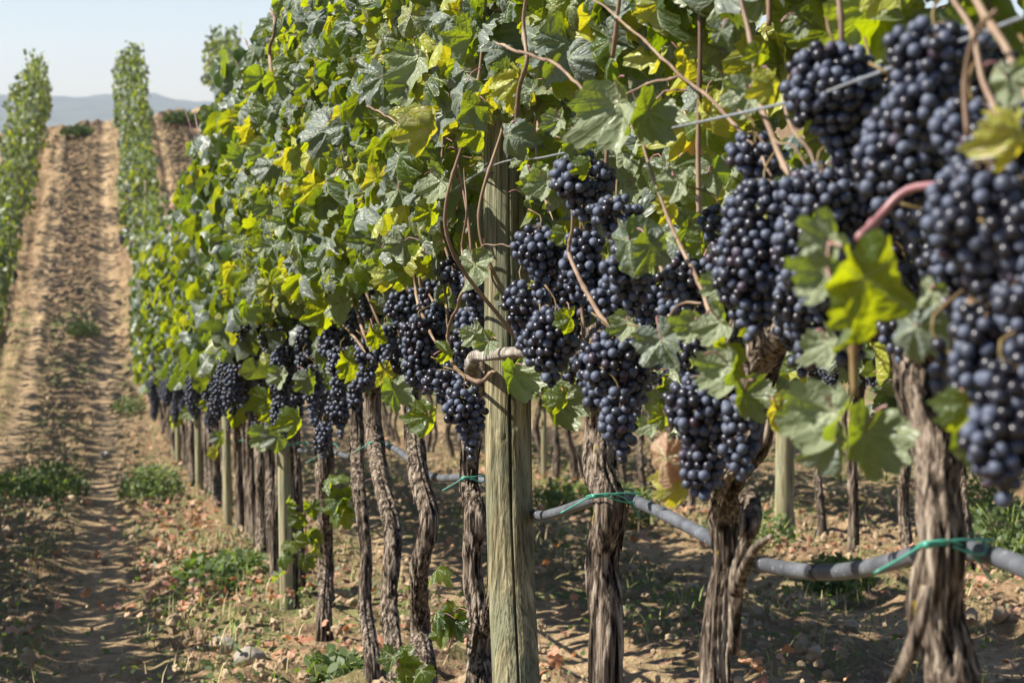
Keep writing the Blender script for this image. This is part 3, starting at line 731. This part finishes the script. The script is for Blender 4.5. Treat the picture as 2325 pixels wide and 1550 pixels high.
LV = [
 (1405, 235, .575, 185, 10, -38, -10, 'pale', True), (1470, 255, .585, 140, -30, 25, 0, 'green', True), (1425, 545, .56, 150, 10, -40, 5, 'pale', False), (1475, 555, .57, 120, -10, 40, 0, 'green', False),
 (950, 130, .53, 120, 15, -35, 0, 'pale', True), (905, 110, .53, 60, 0, 30, 0, 'lime', False), (1155, 305, .60, 100, 20, -35, 10, 'green', False), (1050, 215, .56, 110, -10, -30, 15, 'green', False),
 (1080, 240, .56, 105, 15, 45, 0, 'green', True), (975, 285, .54, 125, -10, 42, 0, 'spotted', False), (1090, 295, .57, 90, 20, 45, 0, 'lime', False), (880, 440, .53, 130, 30, -38, 0, 'green', False),
 (860, 405, .53, 90, 0, 40, 0, 'spotted', True), (885, 625, .55, 68, 0, 42, 0, 'yellow', False), (740, 705, .53, 100, -10, 45, 0, 'lime', False), (892, 885, .60, 90, 0, 30, 0, 'dark', True), (975, 945, .59, 95, -35, 42, 0, 'lime', False),
 (1500, 770, .57, 130, 30, -30, 0, 'green', False), (1578, 738, .585, 80, -60, -35, 0, 'pale', True), (1635, 730, .58, 110, 50, -35, 0, 'pale', True), (1655, 830, .575, 130, 10, -42, 0, 'pale', True), (1690, 895, .575, 120, 20, 30, 0, 'green', True), (1640, 810, .58, 120, -25, 40, 0, 'lime', False),
 (1512, 1035, .57, 135, -15, -30, 0, 'brown', False), (1550, 1090, .59, 110, 10, 42, 0, 'orange', False), (1765, 930, .60, 110, 35, 40, 0, 'orange', False),
 (1890, 935, .555, 190, -5, -40, 10, 'pale', True), (1965, 985, .565, 190, -15, 25, 0, 'green', True), (1900, 1000, .57, 150, 10, 38, 0, 'green', False), (1820, 950, .56, 90, -50, -35, 0, 'pale', True),
 (2080, 740, .555, 150, -15, -25, 0, 'green', False), (2115, 660, .55, 80, -40, -38, 0, 'pale', True), (2195, 915, .53, 120, 15, 45, 0, 'lime', False), (2190, 1010, .545, 150, 45, 35, 0, 'green', True),
 (1880, 775, .565, 110, 30, -38, 0, 'pale', True), (1168, 850, .60, 110, 5, 25, 0, 'dark', True), (1270, 915, .615, 115, 20, 20, 0, 'green', True), (1280, 900, .60, 70, 0, 42, 0, 'lime', False), (1295, 720, .60, 70, 0, 45, 0, 'lime', False),
 (675, 950, .57, 80, 0, 45, 0, 'lime', False), (790, 820, .58, 90, 20, 40, 0, 'lime', False), (560, 905, .57, 60, 0, 42, 0, 'lime', False), (605, 905, .57, 80, -10, 42, 0, 'lime', False), (523, 880, .56, 50, 0, 42, 0, 'lime', False), (605, 985, .58, 70, 10, -30, 0, 'pale', True), (630, 990, .58, 70, 10, 30, 0, 'green', False),
 (1755, 190, .60, 100, 0, 42, 0, 'yellow', False), (2310, 300, .52, 160, 0, 40, 0, 'orange', False), (1080, 755, .60, 70, 30, -30, 0, 'pale', True), (1110, 775, .60, 60, -60, -20, 0, 'green', True), (1205, 400, .60, 90, 0, -38, 0, 'pale', True), (1240, 410, .61, 80, 0, -30, 0, 'pale', True), (1300, 315, .585, 110, 40, 35, 0, 'green', True),
 (1540, 410, .63, 90, 0, -35, 0, 'pale', True), (1335, 375, .59, 60, 0, 45, 0, 'lime', False), (1635, 640, .62, 80, 10, -35, 0, 'pale', True), (1590, 550, .64, 70, 0, 42, 0, 'lime', False), (1560, 520, .66, 110, 0, 30, 0, 'green', True), (1430, 730, .61, 80, 0, -35, 0, 'pale', True), (1700, 210, .63, 110, -20, -30, 0, 'pale', True),
 (1640, 70, .62, 70, 0, -38, 0, 'pale', False), (1270, 270, .61, 70, 0, -30, 0, 'pale', True), (490, 1025, .57, 34, 0, 45, 0, 'yellow', False), (920, 450, .56, 90, 50, -35, 0, 'pale', True), (1000, 410, .58, 100, 60, -35, 0, 'pale', True), (980, 480, .57, 80, 0, 42, 0, 'lime', False), (1015, 800, .60, 60, 90, 40, 0, 'lime', False),
 (1245, 550, .615, 70, 20, -38, 0, 'pale', True), (1280, 530, .62, 55, 0, 40, 0, 'lime', False), (1725, 120, .60, 70, 0, 40, 0, 'lime', False), (1510, 940, .60, 70, 0, 40, 0, 'lime', False), (1480, 960, .60, 60, 20, -30, 0, 'pale', True), (1075, 600, .61, 110, -5, -50, 0, 'green', True), (2290, 180, .54, 130, 0, -35, 0, 'pale', True),
]
for a in LV: leaf(*a)
leaf(1955, 630, .475, 290, 8, 44, 0, 'lime', False, 2, 'glowing yellow-green leaf hanging in front of the nearest bunches')
leaf(1890, 545, .465, 130, 170, -40, 0, 'pale', True, 4)
leaf(1880, 625, .465, 130, -70, -40, 0, 'pale', True, 4)

# low suckers with leaves at the foot of the row
def sucker(x, y, lat, n, spread, size, Y=None):
    p = P(x, y, lat); vv = vine_for(p[1]); A = Acc(); s_ = ppm(p)
    for k in range(n):
        q = p + (RT * rng.normal(0, spread) + UPV * rng.normal(0, spread * 1.3)) / s_
        kd = (.962, .1, 0) if rng.random() < .45 else (.3, 0, 0)
        put_leaf(A, T_HI[rng.integers(10)], q, np.array([-.6, -.6, .3]) + rng.normal(0, .6, 3), np.array([-.1, 0, -1]) + rng.normal(0, .4, 3), size / s_, kd, True)
    b = P(x, y + spread * 2.4, lat + .05); pts = resample([b, (b + p) / 2 + [.01, 0, 0], p + [0, 0, spread * 1.2 / s_]], 12); tv, tf = tube(pts, .0028, 6); A.add(tv, tf, None, (0, 0, 0), 1)
    A.build('sucker_shoot', [M_LEAF, M_PETIOLE], vv['root'], off=vv['base'])
for a in [(470, 905, .57, 50, 0, 42, 0, 'lime', False), (440, 930, .57, 46, 20, -35, 0, 'pale', True), (530, 940, .57, 60, 10, 42, 0, 'lime', False), (585, 870, .56, 60, -20, 40, 0, 'lime', False), (640, 850, .56, 60, 0, -35, 0, 'pale', True), (700, 860, .57, 66, 15, 30, 0, 'green', False), (720, 790, .57, 70, -30, -35, 0, 'pale', False), (850, 760, .57, 66, 10, 42, 0, 'lime', False), (780, 690, .57, 80, 0, -38, 0, 'pale', True), (500, 990, .57, 44, 0, 38, 0, 'green', False), (620, 930, .57, 60, 30, 42, 0, 'lime', False), (395, 950, .55, 40, 0, 42, 0, 'lime', False), (930, 610, .57, 90, 0, 42, 0, 'lime', False), (800, 600, .56, 90, 20, -38, 0, 'pale', True), (870, 840, .59, 60, 10, 42, 0, 'spotted', False)]: leaf(*a)
sucker(1015, 1400, .62, 8, 34, 62); sucker(690, 1200, .60, 7, 30, 46); sucker(650, 1265, .58, 4, 16, 44); sucker(775, 1150, .70, 5, 22, 66); sucker(905, 1520, .60, 5, 22, 66); sucker(1140, 1320, .80, 4, 20, 60)

# ------------------------------------------------------------------ generic vines further down the row and in the other rows
def generic_vine(nleaf, tpls, nb, seed, sizes, mleaf, ic, thick=.35, zlo_=.92, petiole=False):
    root = empty('grapevine', (0, 0, 0)); r_ = np.random.default_rng(seed)
    w_ = [(r_.normal(0, .02), r_.normal(0, .035), z) for z in (-.14, .05, .25, .45, .65, .86)]
    r0 = r_.uniform(.019, .027)
    trunk_mesh('trunk', w_, [r0 * 1.4, r0 * 1.15, r0, r0 * .95, r0, r0 * 1.1], root, (0, 0, 0), segs=20 if nleaf < 300 else 32, step=.02, seed=seed, strips=4)
    for sgn in (-1, 1):
        e = [w_[-1], (0.02, sgn * .15, .91), (.02, sgn * .34, .92)]
        trunk_mesh('cordon', e, [.018, .014, .01], root, (0, 0, 0), segs=10, step=.03, seed=seed + 3, strips=0)
    A = Acc()
    canopy(A, nleaf, tpls, 0.0, -.42, .42, lambda y: 0.0, sizes, lambda y, x: zlo_, 2.0, petiole, front=lambda y: -thick)
    for k in range(4):
        y0 = r_.uniform(-.35, .35); pts = resample([(0, y0, .9), (r_.normal(-.08, .1), y0 + r_.normal(0, .05), 1.4), (r_.normal(-.1, .12), y0 + r_.normal(0, .1), 2.0)], 10)
        tv, tf = tube(pts, np.linspace(.005, .002, 10), 5); A.add(tv, tf, None, (0, 0, 0), 1)
    A.build('foliage', [mleaf, M_PETIOLE], root)
    for k in range(nb):
        y0 = -.33 + .66 * (k + .5) / nb + r_.normal(0, .03); side = -1 if r_.random() < .75 else 1
        bunch('grape_bunch', r_.uniform(.13, .19), r_.uniform(.035, .05), seed * 10 + k, root, (side * r_.uniform(.10, .30), y0, r_.uniform(.86, 1.14)), ic, d=.0165)
    return root
MIDS = [generic_vine(560, T_MD, 8, 700 + i, (.055, .112), M_LEAF_FAR, I1, .35, .90) for i in range(4)]
FARS = [generic_vine(270, T_LO, 3, 800 + i, (.10, .15), M_LEAF_FAR, I1, .38, .80) for i in range(4)]
THIN = [generic_vine(200, T_LO, 3, 900 + i, (.09, .15), M_LEAF_FAR, I1, .30, .72) for i in range(5)]
used = set()
def place(tpls, x, y, label, group):
    k = rng.integers(len(tpls)); t = tpls[k]
    if id(t) not in used: used.add(id(t)); o = t
    else: o = dup(t)
    o.location = (x + rng.normal(0, .03 if y < 38 else .10), y, float(gh(x, y))); o.rotation_euler = (0, 0, 0 if rng.random() < .5 or x > 0 and y < 20 else math.pi)
    if rng.random() < .5: o.rotation_euler[2] = 0
    s = rng.uniform(.80, 1.12) if y > 38 else rng.uniform(.95, 1.06); o.scale = (s * rng.uniform(.7, 1.25) if y > 38 else s, 1, s)
    tag(o, label, 'grapevine', group); return o
y = vines[-1]['Y'] + .6
main_mid, main_far = [], []
while y < 76:
    if y < 24: place(MIDS, ROW, y, 'blurred grapevine laden with dark bunches, further down the row past the pale stakes', 'grapevines further down the focused row')
    elif y < 36: place(FARS, ROW, y, 'small distant grapevine where the focused row reaches the dip', 'grapevines of the focused row in the dip')
    else: place(THIN, ROW, y, 'distant grapevine of the narrow middle row climbing the hillside', 'grapevines of the middle row on the hillside')
    y += rng.uniform(.44, .60) if y < 20 else rng.uniform(.70, .82)
y = 3.2
while y < 76:
    if y < 40: place(MIDS if y < 14 else FARS, ROW - 2.8, y, 'grapevine of the row beyond the left edge, shading the track', 'grapevines of the left row near the camera')
    else: place(THIN, ROW - 2.8, y, 'distant grapevine of the leftmost row on the hillside', 'grapevines of the leftmost row on the hillside')
    y += rng.uniform(.74, .84) if y > 38 else (rng.uniform(.68, .76) if y < 14 else rng.uniform(.88, 1.0))
y = 7.6
while y < 30:
    place(MIDS if y < 16 else FARS, ROW + 2.8, y, 'grapevine of the next row, its bare trunk seen behind the hose', 'grapevines of the next row behind'); y += rng.uniform(.62, .78)
y = 52
while y < 76:
    place(THIN, ROW + 2.8, y, 'distant grapevine of the right-hand row on the hillside crest', 'grapevines of the right-hand row on the hillside'); y += rng.uniform(.74, .84)
y = 13
while y < 34:
    place(FARS, ROW + 5.6, y, 'grapevine of the third row back, glimpsed below the leaves', 'grapevines of the third row back'); y += rng.uniform(.8, .95)
for t in MIDS + FARS + THIN:
    if id(t) not in used:
        for c in list(t.children):
            for cc in list(c.children): bpy.data.objects.remove(cc)
            bpy.data.objects.remove(c)
        bpy.data.objects.remove(t)

# ------------------------------------------------------------------ posts and stakes
def big_post():
    pts = [(1180, 1900), (1172, 1550), (1161, 1300), (1154, 1000), (1152, 700), (1151, 400), (1150, 150), (1150, -250)]
    W = np.array([P(x, y, ROW) for x, y in pts]); b = base_at(W[3][1]); W = np.vstack([W[0] * [1, 1, 0] + [0, 0, b[2] - .15], W])
    n = 420; path = resample(W, n); path[:, 0] += 0
    ang0 = None
    segs = 160
    T = np.array([0, 0, 1.]); 
    r = np.interp(np.linspace(0, 1, n), [0, .3, 1], [.0425, .0418, .0405])
    A = Acc()
    # direction of the camera seen from the post, in the tube's own angle frame (N from +Y, B = T x N)
    N0 = np.array([0, 1., 0]); B0 = np.cross(T, N0); cd = CAM - path[n // 2]; cd /= np.linalg.norm(cd)
    ac = math.atan2(cd.dot(B0), cd.dot(N0))
    rt_sign = 1 if (math.cos(ac + .1) * N0 + math.sin(ac + .1) * B0).dot(RT) > (math.cos(ac) * N0 + math.sin(ac) * B0).dot(RT) else -1
    def dsp(th, i, p):
        z = p[:, 2][:, None]; z0 = b[2]
        c = ac + rt_sign * (.10 + .02 * noise(z * 6, 2.2) + .10 * sst(-(z - z0), -.45, 0))
        d_ = np.angle(np.exp(1j * (th - c)))
        w_ = .030 + .022 * noise(z * 3.1, 7.7) + .0 * th
        w_ = w_ * np.where((z - z0) < 1.40, 1, 0.001)
        crack = np.exp(-(d_ / np.maximum(w_, .004)) ** 2) * .30
        c2 = ac + rt_sign * (-.05 + .04 * noise(z * 5, 9.2)); d2 = np.angle(np.exp(1j * (th - c2)))
        crack2 = np.exp(-(d2 / .02) ** 2) * .10 * sst(noise(z * 2.3, 4.4), .0, .3) * ((z - z0) < .62)
        gr = noise(np.cos(th) * 22, np.sin(th) * 22, z * 5, 3) * .012 + noise(np.cos(th) * 7, np.sin(th) * 7, z * 3, 4) * .018 + noise(np.cos(th) * 50, np.sin(th) * 50, z * 14, 6) * .008
        kn = 0
        for kz, ka in ((.76, -.38), (.765, .42)):
            dd = np.hypot(np.angle(np.exp(1j * (th - ac - rt_sign * ka))) * .042, z - (z0 + kz)); kn = kn + .035 * np.exp(-(dd / .012) ** 2) - .03 * np.exp(-((dd - .012) / .003) ** 2)
        return 1 - crack - crack2 + gr + kn
    tv, tf = tube(path, r, segs, dsp); A.add(tv, tf)
    root = empty('wooden_post', tuple(b)); tag(root, 'thick weathered round post with a long dark crack, in sharp focus', 'post')
    A.build('shaft', M_POST, root, off=b)
    # staple holding the wire
    h = P(1103, 383, .652)
    pts = resample([h + [.012, 0, .004], h + [-.006, 0, .010], h + [-.010, 0, .0], h + [-.004, 0, -.008], h + [.012, 0, -.006]], 14)
    pts = resample([P(1118, 371, .662), P(1107, 372, .650), P(1100, 378, .646), P(1101, 388, .646), P(1108, 394, .648), P(1120, 392, .660)], 18)
    A = Acc(); tv, tf = tube(pts, .0017, 8); A.add(tv, tf); A.build('staple', M_IRON, root, off=b)
    return root
big_post()
def stake(x, y, r, h, label, lean=0.0, name='stake', group='thin stakes along the focused row'):
    b = base_at(y, x); n = 60
    path = resample([(x, y, b[2] - .12), (x + lean * .3, y - lean * .3, b[2] + h * .4), (x + lean, y - lean, b[2] + h)], n)
    A = Acc(); tv, tf = tube(path, np.linspace(r, r * .88, n), 28, lambda th, i, p: 1 + .03 * noise(np.cos(th) * 5, np.sin(th) * 5, i * .1, 2)); A.add(tv, tf)
    o = A.build(name, M_STAKE, None, off=b); o.location = tuple(b)
    tag(o, label, 'stake', group); return o
for px, lab, le in ((676, 'pale green-grey stake nearest to the big post, green tie round its top', -.03), (533, 'second pale stake down the row past the big post', -.02), (462, 'third pale stake down the row, among blurred trunks', 0), (412, 'fourth pale stake, last one clearly visible down the row', 0)):
    stake(ROW - .05, ypos(px), .026, 1.9, lab, le)
for k, yy in enumerate((27, 31.5, 36, 45, 54, 63, 72)): stake(ROW, yy, .03, 2.1, 'distant stake inside the focused row, wrapped in leaves', 0, 'stake', 'far stakes along the focused row')
stake(ROW + 2.8 - .1, ypos(1785, ROW + 2.7), .05, 2.0, 'pale round post of the next row, seen to the left of the nearest trunk', 0, 'stake', 'posts of the next row')
for px, l in ((1235, 'left one of two thin stakes of the next row, right beside the big post'), (1545, 'thin stake of the next row, seen under the brown leaf')): stake(ROW + 2.75, ypos(px, ROW + 2.75), .022, 1.9, l, 0, 'stake', 'posts of the next row')

# ------------------------------------------------------------------ wires, hose, ties
def line(name, W, r, mat, label, cat, group=None, segs=8, step=.02, kind=None):
    W = np.asarray(W, float); L_ = np.linalg.norm(np.diff(W, axis=0), axis=1).sum(); n = int(min(4000, max(10, L_ / step)))
    path = resample(W, n); c = W[0]; tv, tf = tube(path - c, r, segs)
    A = Acc(); A.add(tv, tf); o = A.build(name, mat); o.location = tuple(c); tag(o, label, cat, group, kind); return o
far_pts = [[ROW - .04, yy, float(gh(ROW, yy)) + 1.28] for yy in (9.5, 14, 20, 26, 31, 36, 42, 50, 60, 70, 75)]
line('trellis_wire', [P(2500, -30, .60), P(2325, 38, .585), P(2100, 125, .575), P(1940, 185, .575), P(1800, 230, .585), P(1480, 301, .61), P(1240, 356, .635), P(1103, 384, .648), P(915, 516, .60), P(780, 610, .60)] + far_pts, .00155, M_WIRE, 'taut grey wire stapled to the front of the big post above the bunches', 'wire', 'trellis wires')
cw = [[ROW + .02, yy, float(gh(ROW, yy)) + .895] for yy in (1.2, 2, 2.7, 3.3, 4, 4.7, 5.5, 7, 9, 12, 16, 20, 26, 31, 36, 42, 50, 60, 70, 75)]
line('trellis_wire', cw, .0013, M_WIRE, 'low wire running behind the bunches along the old wood', 'wire', 'trellis wires')
for hh in (1.55, 1.85):
    line('trellis_wire', [[ROW + .05, yy, float(gh(ROW, yy)) + hh] for yy in (1.2, 2.5, 4, 5.5, 7, 9, 12, 16, 20, 26, 31, 36, 42, 50, 60, 70, 75)], .0012, M_WIRE, 'wire high up inside the leaves' if hh < 1.7 else 'topmost wire inside the leaves', 'wire', 'trellis wires')
HP = [(2480, 1385), (2325, 1288), (2215, 1252), (2140, 1240), (2070, 1262), (1960, 1290), (1850, 1298), (1730, 1280), (1670, 1258), (1600, 1215), (1500, 1163), (1430, 1133), (1380, 1124), (1325, 1142), (1260, 1164), (1215, 1167), (1155, 1125), (1100, 1090), (1060, 1083), (985, 1083), (940, 1050), (890, 1015), (850, 1008), (800, 1035), (770, 1030), (735, 1018), (690, 1024), (665, 1010)]
hl = ROW + .045
HW = [P(x, y, hl) for x, y in HP]; 
for yy in (10.5, 12, 14, 16, 19, 22, 26, 30): HW.append(np.array([hl, yy, float(gh(hl, yy)) + .68 + rng.normal(0, .02)]))
hose = empty('irrigation_hose', tuple(HW[0])); tag(hose, 'grey plastic drip hose sagging from trunk to trunk at knee height', 'hose')
A = Acc(); path = resample(HW, 1500); tv, tf = tube(path, .0088, 20); A.add(tv, tf); A.build('pipe', M_HOSE, hose, off=HW[0])
def on_hose(x):
    pr = np.array([CX + F * (p - CAM).dot(RT) / (p - CAM).dot(FW) for p in path]); i = int(np.argmin(np.abs(pr - x))); return i
for x, n_ in ((1852, 3), (1732, 3), (1222, 2), (990, 2), (2200, 3), (1690, 2)):
    i = on_hose(x); seg = path[max(0, i - n_):i + n_ + 1]; tv, tf = tube(resample(seg, 8), .0095, 20); A = Acc(); A.add(tv, tf); A.build('drip_band', M_HOSE_BAND, hose, off=HW[0])
def tie(x, y, rad, label, lat=ROW, tails=True):
    c = P(x, y, lat); c[0] = lat; A = Acc(); k = 40; a = np.linspace(0, 2 * math.pi, k)
    def ring(off, tw):
        return np.stack([c[0] + .008 + (rad + .006) * np.cos(a + tw), c[1] + rad * 1.05 * np.sin(a + tw), c[2] + off + .006 * np.sin(a * 2)], -1)
    for off in (0.0,): tv, tf = tube(ring(off, 0), 0.0013, 6, cap=False); A.add(tv, tf)
    d = -(c - CAM); d /= np.linalg.norm(d); kx = c + d * (rad * 1.05 + .004)
    if tails:
        for pts in ([kx + RT * rad * .2, kx - RT * rad * .6 + UPV * .000, kx - RT * (rad + .012) - UPV * .012, kx - RT * (rad + .034) - UPV * .024],
                    [kx - RT * rad * .7 + UPV * .002, kx + RT * rad * .3 + UPV * .003, kx + RT * (rad * 1.0) - UPV * .006 - d * rad, kx + RT * (rad + .018) - UPV * .030 - d * rad],
                    [kx - RT * rad * .5 - UPV * .002, kx + RT * rad * .5 + UPV * .004 - d * rad * .2, kx + RT * (rad + .02) + UPV * .004 - d * rad * 1.2]):
            tv, tf = tube(resample(pts, 14), 0.0013, 6); A.add(tv, tf)
        kn = I2[0] * [.004, .0035, .0035] + (kx - RT * rad * .55); A.add(kn, I2[1])
    o = A.build('plastic_tie', M_TIE, None, off=c); o.location = tuple(c); tag(o, label, 'tie', 'green plastic ties')
tie(2140, 1236, .024, 'green plastic tie around the thickest, nearest trunk')
tie(1376, 1126, .031, 'green plastic tie around the shaggy trunk just right of the big post')
tie(1064, 1086, .019, 'green plastic tie on the knobbly trunk just left of the big post')
tie(853, 1006, .026, 'green plastic tie on the trunk with the long split')
tie(738, 1034, .030, 'lower of the two green ties on the stout-footed trunk', tails=True)
tie(735, 1014, .032, 'upper of the two green ties on the stout-footed trunk', tails=False)
tie(672, 1008, .030, 'wide green tie wrapped around the nearest pale stake', ROW - .05, True)
tie(622, 996, .035, 'small blurred green tie left of the nearest pale stake', tails=False)
tie(556, 1000, .035, 'farthest green tie, a pale dot among blurred trunks', tails=False)

# ------------------------------------------------------------------ ground cover
def gz(x, y):
    tr = min(1, float(track(np.array(x)))); return float(gh(x, y)) + (1 - tr) * .02
def scatter_pts(n, xr, yr):
    # denser close to the camera
    u = rng.random(n); y = yr[0] * (yr[1] / yr[0]) ** u
    return rng.uniform(xr[0], xr[1], n), y
def clods():
    A = Acc()
    V0, F0 = I2
    V1, F1 = I1
    for xr, yr, n in (((-2.4, .75), (4.5, 45), 8500), ((.7, 6.0), (4.5, 26), 8500)):
        xs, ys = scatter_pts(n, xr, yr)
        for x, y in zip(xs, ys):
            tr = float(track(np.array(x)))
            if rng.random() < min(.93, tr * 1.1): continue
            s = min(.025, rng.lognormal(-4.95, .5)) * (1 + y * .03)
            V, Fq = (V0, F0) if y < 10 and s > .011 else (V1, F1)
            q = V * s * rng.uniform(.6, 1.2, 3); q = q + V * s * .45 * noise(V[:, 0] * 1.7 + x * 50, V[:, 1] * 1.7 + y * 31, V[:, 2] * 1.7)[:, None]
            A.add(q + [x, y, gz(x, y) + s * .25], Fq)
    o = A.build('clods', M_CLOD, smooth=False); tag(o, 'crumbly clods of tilled soil between the vine rows', 'soil clods', kind='stuff')
clods()
def litter():
    A = Acc()
    xs, ys = scatter_pts(7500, (-1.9, 4.5), (5, 30))
    for x, y in zip(xs, ys):
        m = (x - .7 + 1.4) % 2.8 - 1.4
        if rng.random() > .16 + 1.1 * math.exp(-((m + .3) / .36) ** 2) : continue
        if noise(x * 1.3, y * .9, 0, 77) < -.2: continue
        T = T_MD[rng.integers(8)] if y < 10 else T_LO[rng.integers(6)]
        V, Fs, uv = T; M = rotm(np.array([0, 0, 1]) + rng.normal(0, .45, 3), rng.normal(0, 1, 3))
        A.add((V * rng.uniform(.012, .032)) @ M.T + [x, y, gz(x, y) + .045 + rng.uniform(0, .02)], Fs, uv, (rng.random(), 0, 0))
    o = A.build('fallen_leaves', M_DEAD); tag(o, 'reddish dry vine leaves fallen along the foot of the row', 'fallen leaves', kind='stuff')
litter()
def blade(A, p, h, lean, w_, mi, t=(0.5, 0, 0)):
    a = rng.uniform(0, 6.28); d = np.array([math.cos(a), math.sin(a), 0]); s = np.array([-d[1], d[0], 0]) * w_
    pts = [p, p + d * lean * h * .35 + [0, 0, h * .6], p + d * lean * h + [0, 0, h]]
    V = np.array([pts[0] - s, pts[0] + s, pts[1] - s * .7, pts[1] + s * .7, pts[2]])
    A.add(V, [np.array([[0, 1, 3, 2]]), np.array([[2, 3, 4]])], None, t, mi)
def weedleaf(A, p, size, t):
    n = rng.normal(0, .6, 3) + [0, -.2, .8]; M = rotm(n, rng.normal(0, 1, 3) + [0, 0, .3]); a = np.linspace(0, 1, 5)
    w_ = size * .32 * np.sin(a * math.pi * .93 + .1) ; V = np.vstack([np.stack([-w_, a * size, .12 * size * a ** 2 + .1 * w_], -1), np.stack([w_, a * size, .12 * size * a ** 2 + .1 * w_], -1)])
    i = np.arange(4); Q = np.stack([i, i + 5, i + 6, i + 1], -1); A.add(V @ M.T + p, Q, None, t, 0)
def weed(x, y, r, h, n, label, lime=.3, name='weed', size=.038, grass=.10):
    A = Acc(); b = np.array([x, y, gz(x, y)])
    for k in range(n):
        a = rng.uniform(0, 6.28); rr = r * math.sqrt(rng.random()); z = h * rng.random() ** 1.2 * (1 - .6 * (rr / r) ** 2)
        p = np.array([math.cos(a) * rr, math.sin(a) * rr * 1.3, z])
        if rng.random() < grass: blade(A, p * [1, 1, 0], h * rng.uniform(.3, .8), rng.uniform(.2, .9), .003, 1)
        else: weedleaf(A, p, size * rng.uniform(.6, 1.3), (lime + rng.random() * .6, 0, 0))
    for k in range(max(4, n // 25)):
        a = rng.uniform(0, 6.28); q = resample([(0, 0, -.02), (math.cos(a) * r * .3, math.sin(a) * r * .3, h * .5), (math.cos(a) * r * .7, math.sin(a) * r * .7, h * .85)], 5); tv, tf = tube(q, .0018, 4, cap=False); A.add(tv, tf, None, (0, 0, 0), 1)
    o = A.build(name, [M_WEED, M_GRASS]); o.location = tuple(b); tag(o, label, 'weed', 'weeds on the vineyard floor')
def G(px, py):   # ground point under a pixel
    r = ray(px, py); t = 0
    for s in np.linspace(.0005, .02, 4000):
        p = CAM + r * s
        if p[2] < gh(p[0], p[1]): return p
    return p
for px, py, r, h, n, lab, li in [
    (120, 1130, .28, .28, 900, 'bushy green weed on the left side of the track', .2), (30, 1130, .3, .2, 900, 'dark low weed at the left edge, shaded by the row', 0),
    (345, 1130, .24, .24, 800, 'feathery yellow-green weed at the edge of the track by the far trunks', .7), (290, 935, .26, .22, 600, 'small weed tuft where the track meets the dip', .4),
    (470, 1335, .16, .12, 500, 'low leafy weed in front of the blurred trunks', .3), (545, 1310, .14, .10, 350, 'low leafy weed touching the foot of the blurred trunks', .3),
    (1900, 1340, .13, .14, 550, 'spindly dark weed behind the hose, between two near trunks', 0), (2290, 1290, .25, .28, 700, 'tall green weed at the right edge behind the hose', .3),
    (1420, 1180, .2, .2, 600, 'straggly weed on the lit strip behind the shaggy trunk', .4), (770, 1545, .09, .05, 300, 'short grass tuft at the bottom beside the trunk foot', .5),
    (1280, 1150, .2, .18, 700, 'weed clump beside the far stakes right of the big post', .5), (2230, 1180, .24, .25, 600, 'weed clump at the foot of the next row near the right edge', .4), (1700, 1230, .25, .15, 350, 'weed under the hose left of the far pale post', .4), (190, 760, .3, .25, 900, 'weed patch in the middle of the far track', .4)]:
    p = G(px, py); weed(p[0], p[1], r, h, n, lab, li)
weed(-.9, 69.5, .5, .28, 900, 'green scrub on the crest between the two narrow far rows', .3, size=.09)
weed(2.2, 69.0, .6, .35, 1000, 'green scrub on the crest right of the middle far row', .1, size=.10)
def under():
    A = Acc()
    for xr, yr, n in (((-2.2, .8), (5, 40), 2600), ((.9, 7), (5, 26), 5200)):
        xs, ys = scatter_pts(n, xr, yr)
        for x, y in zip(xs, ys):
            if rng.random() < float(track(np.array(x))) * 1.1: continue
            if noise(x * 1.1, y * .8, 0, 55) < .0 and rng.random() < .8: continue
            z = gz(x, y)
            for k in range(7):
                q = np.array([x + rng.normal(0, .05), y + rng.normal(0, .07), z + .02 + rng.random() * .06])
                if rng.random() < .35: blade(A, q - [0, 0, .03], rng.uniform(.03, .085), rng.uniform(.2, 1.0), .0022, 1 if rng.random() < .5 else 2)
                else: weedleaf(A, q, rng.uniform(.010, .028), (rng.random() * .7, 0, 0))
    o = A.build('ground_cover', [M_WEED, M_GRASS, M_STRAW]); tag(o, 'sparse weeds and dry straw on the vineyard floor', 'weeds', kind='stuff')
under()
def stone(px, py, s, label):
    p = G(px, py); V, Fq = I3
    q = V * np.array([s, s * .8, s * .65]); q = q * (1 + .35 * fbm(V[:, 0] * 1.6 + px, V[:, 1] * 1.6, V[:, 2] * 1.6, 3)[:, None])
    o = mk('stone', q, Fq, M_STONE); o.location = (p[0], p[1], p[2] + s * .2); tag(o, label, 'stone', 'stones at the foot of the row')
stone(565, 1500, .05, 'dark rounded stone at the foot of the row near the bottom'); stone(505, 1470, .045, 'tan lump of rock left of the dark rounded stone'); stone(240, 1035, .07, 'pale stone on the track near the green weed')

# ------------------------------------------------------------------ the air
def haze():
    x0, x1, y0, y1, z0, z1 = -1800, 2800, -60, 3400, -64, 110
    V = np.array([(x, y, z) for z in (z0, z1) for y in (y0, y1) for x in (x0, x1)], float)
    Q = np.array([[0, 2, 3, 1], [4, 5, 7, 6], [0, 1, 5, 4], [2, 6, 7, 3], [0, 4, 6, 2], [1, 3, 7, 5]])
    m = bpy.data.materials.new('haze_air'); m.use_nodes = True; t = m.node_tree; t.nodes.clear()
    o = t.nodes.new('ShaderNodeOutputMaterial'); v = t.nodes.new('ShaderNodeVolumePrincipled')
    v.inputs['Color'].default_value = (.82, .90, 1, 1); v.inputs['Density'].default_value = .0002; v.inputs['Anisotropy'].default_value = .2
    t.links.new(v.outputs[0], o.inputs['Volume'])
    ob = mk('haze', V, Q, m, smooth=False); tag(ob, 'thin blue haze over the far hills', 'haze', kind='stuff')
haze()
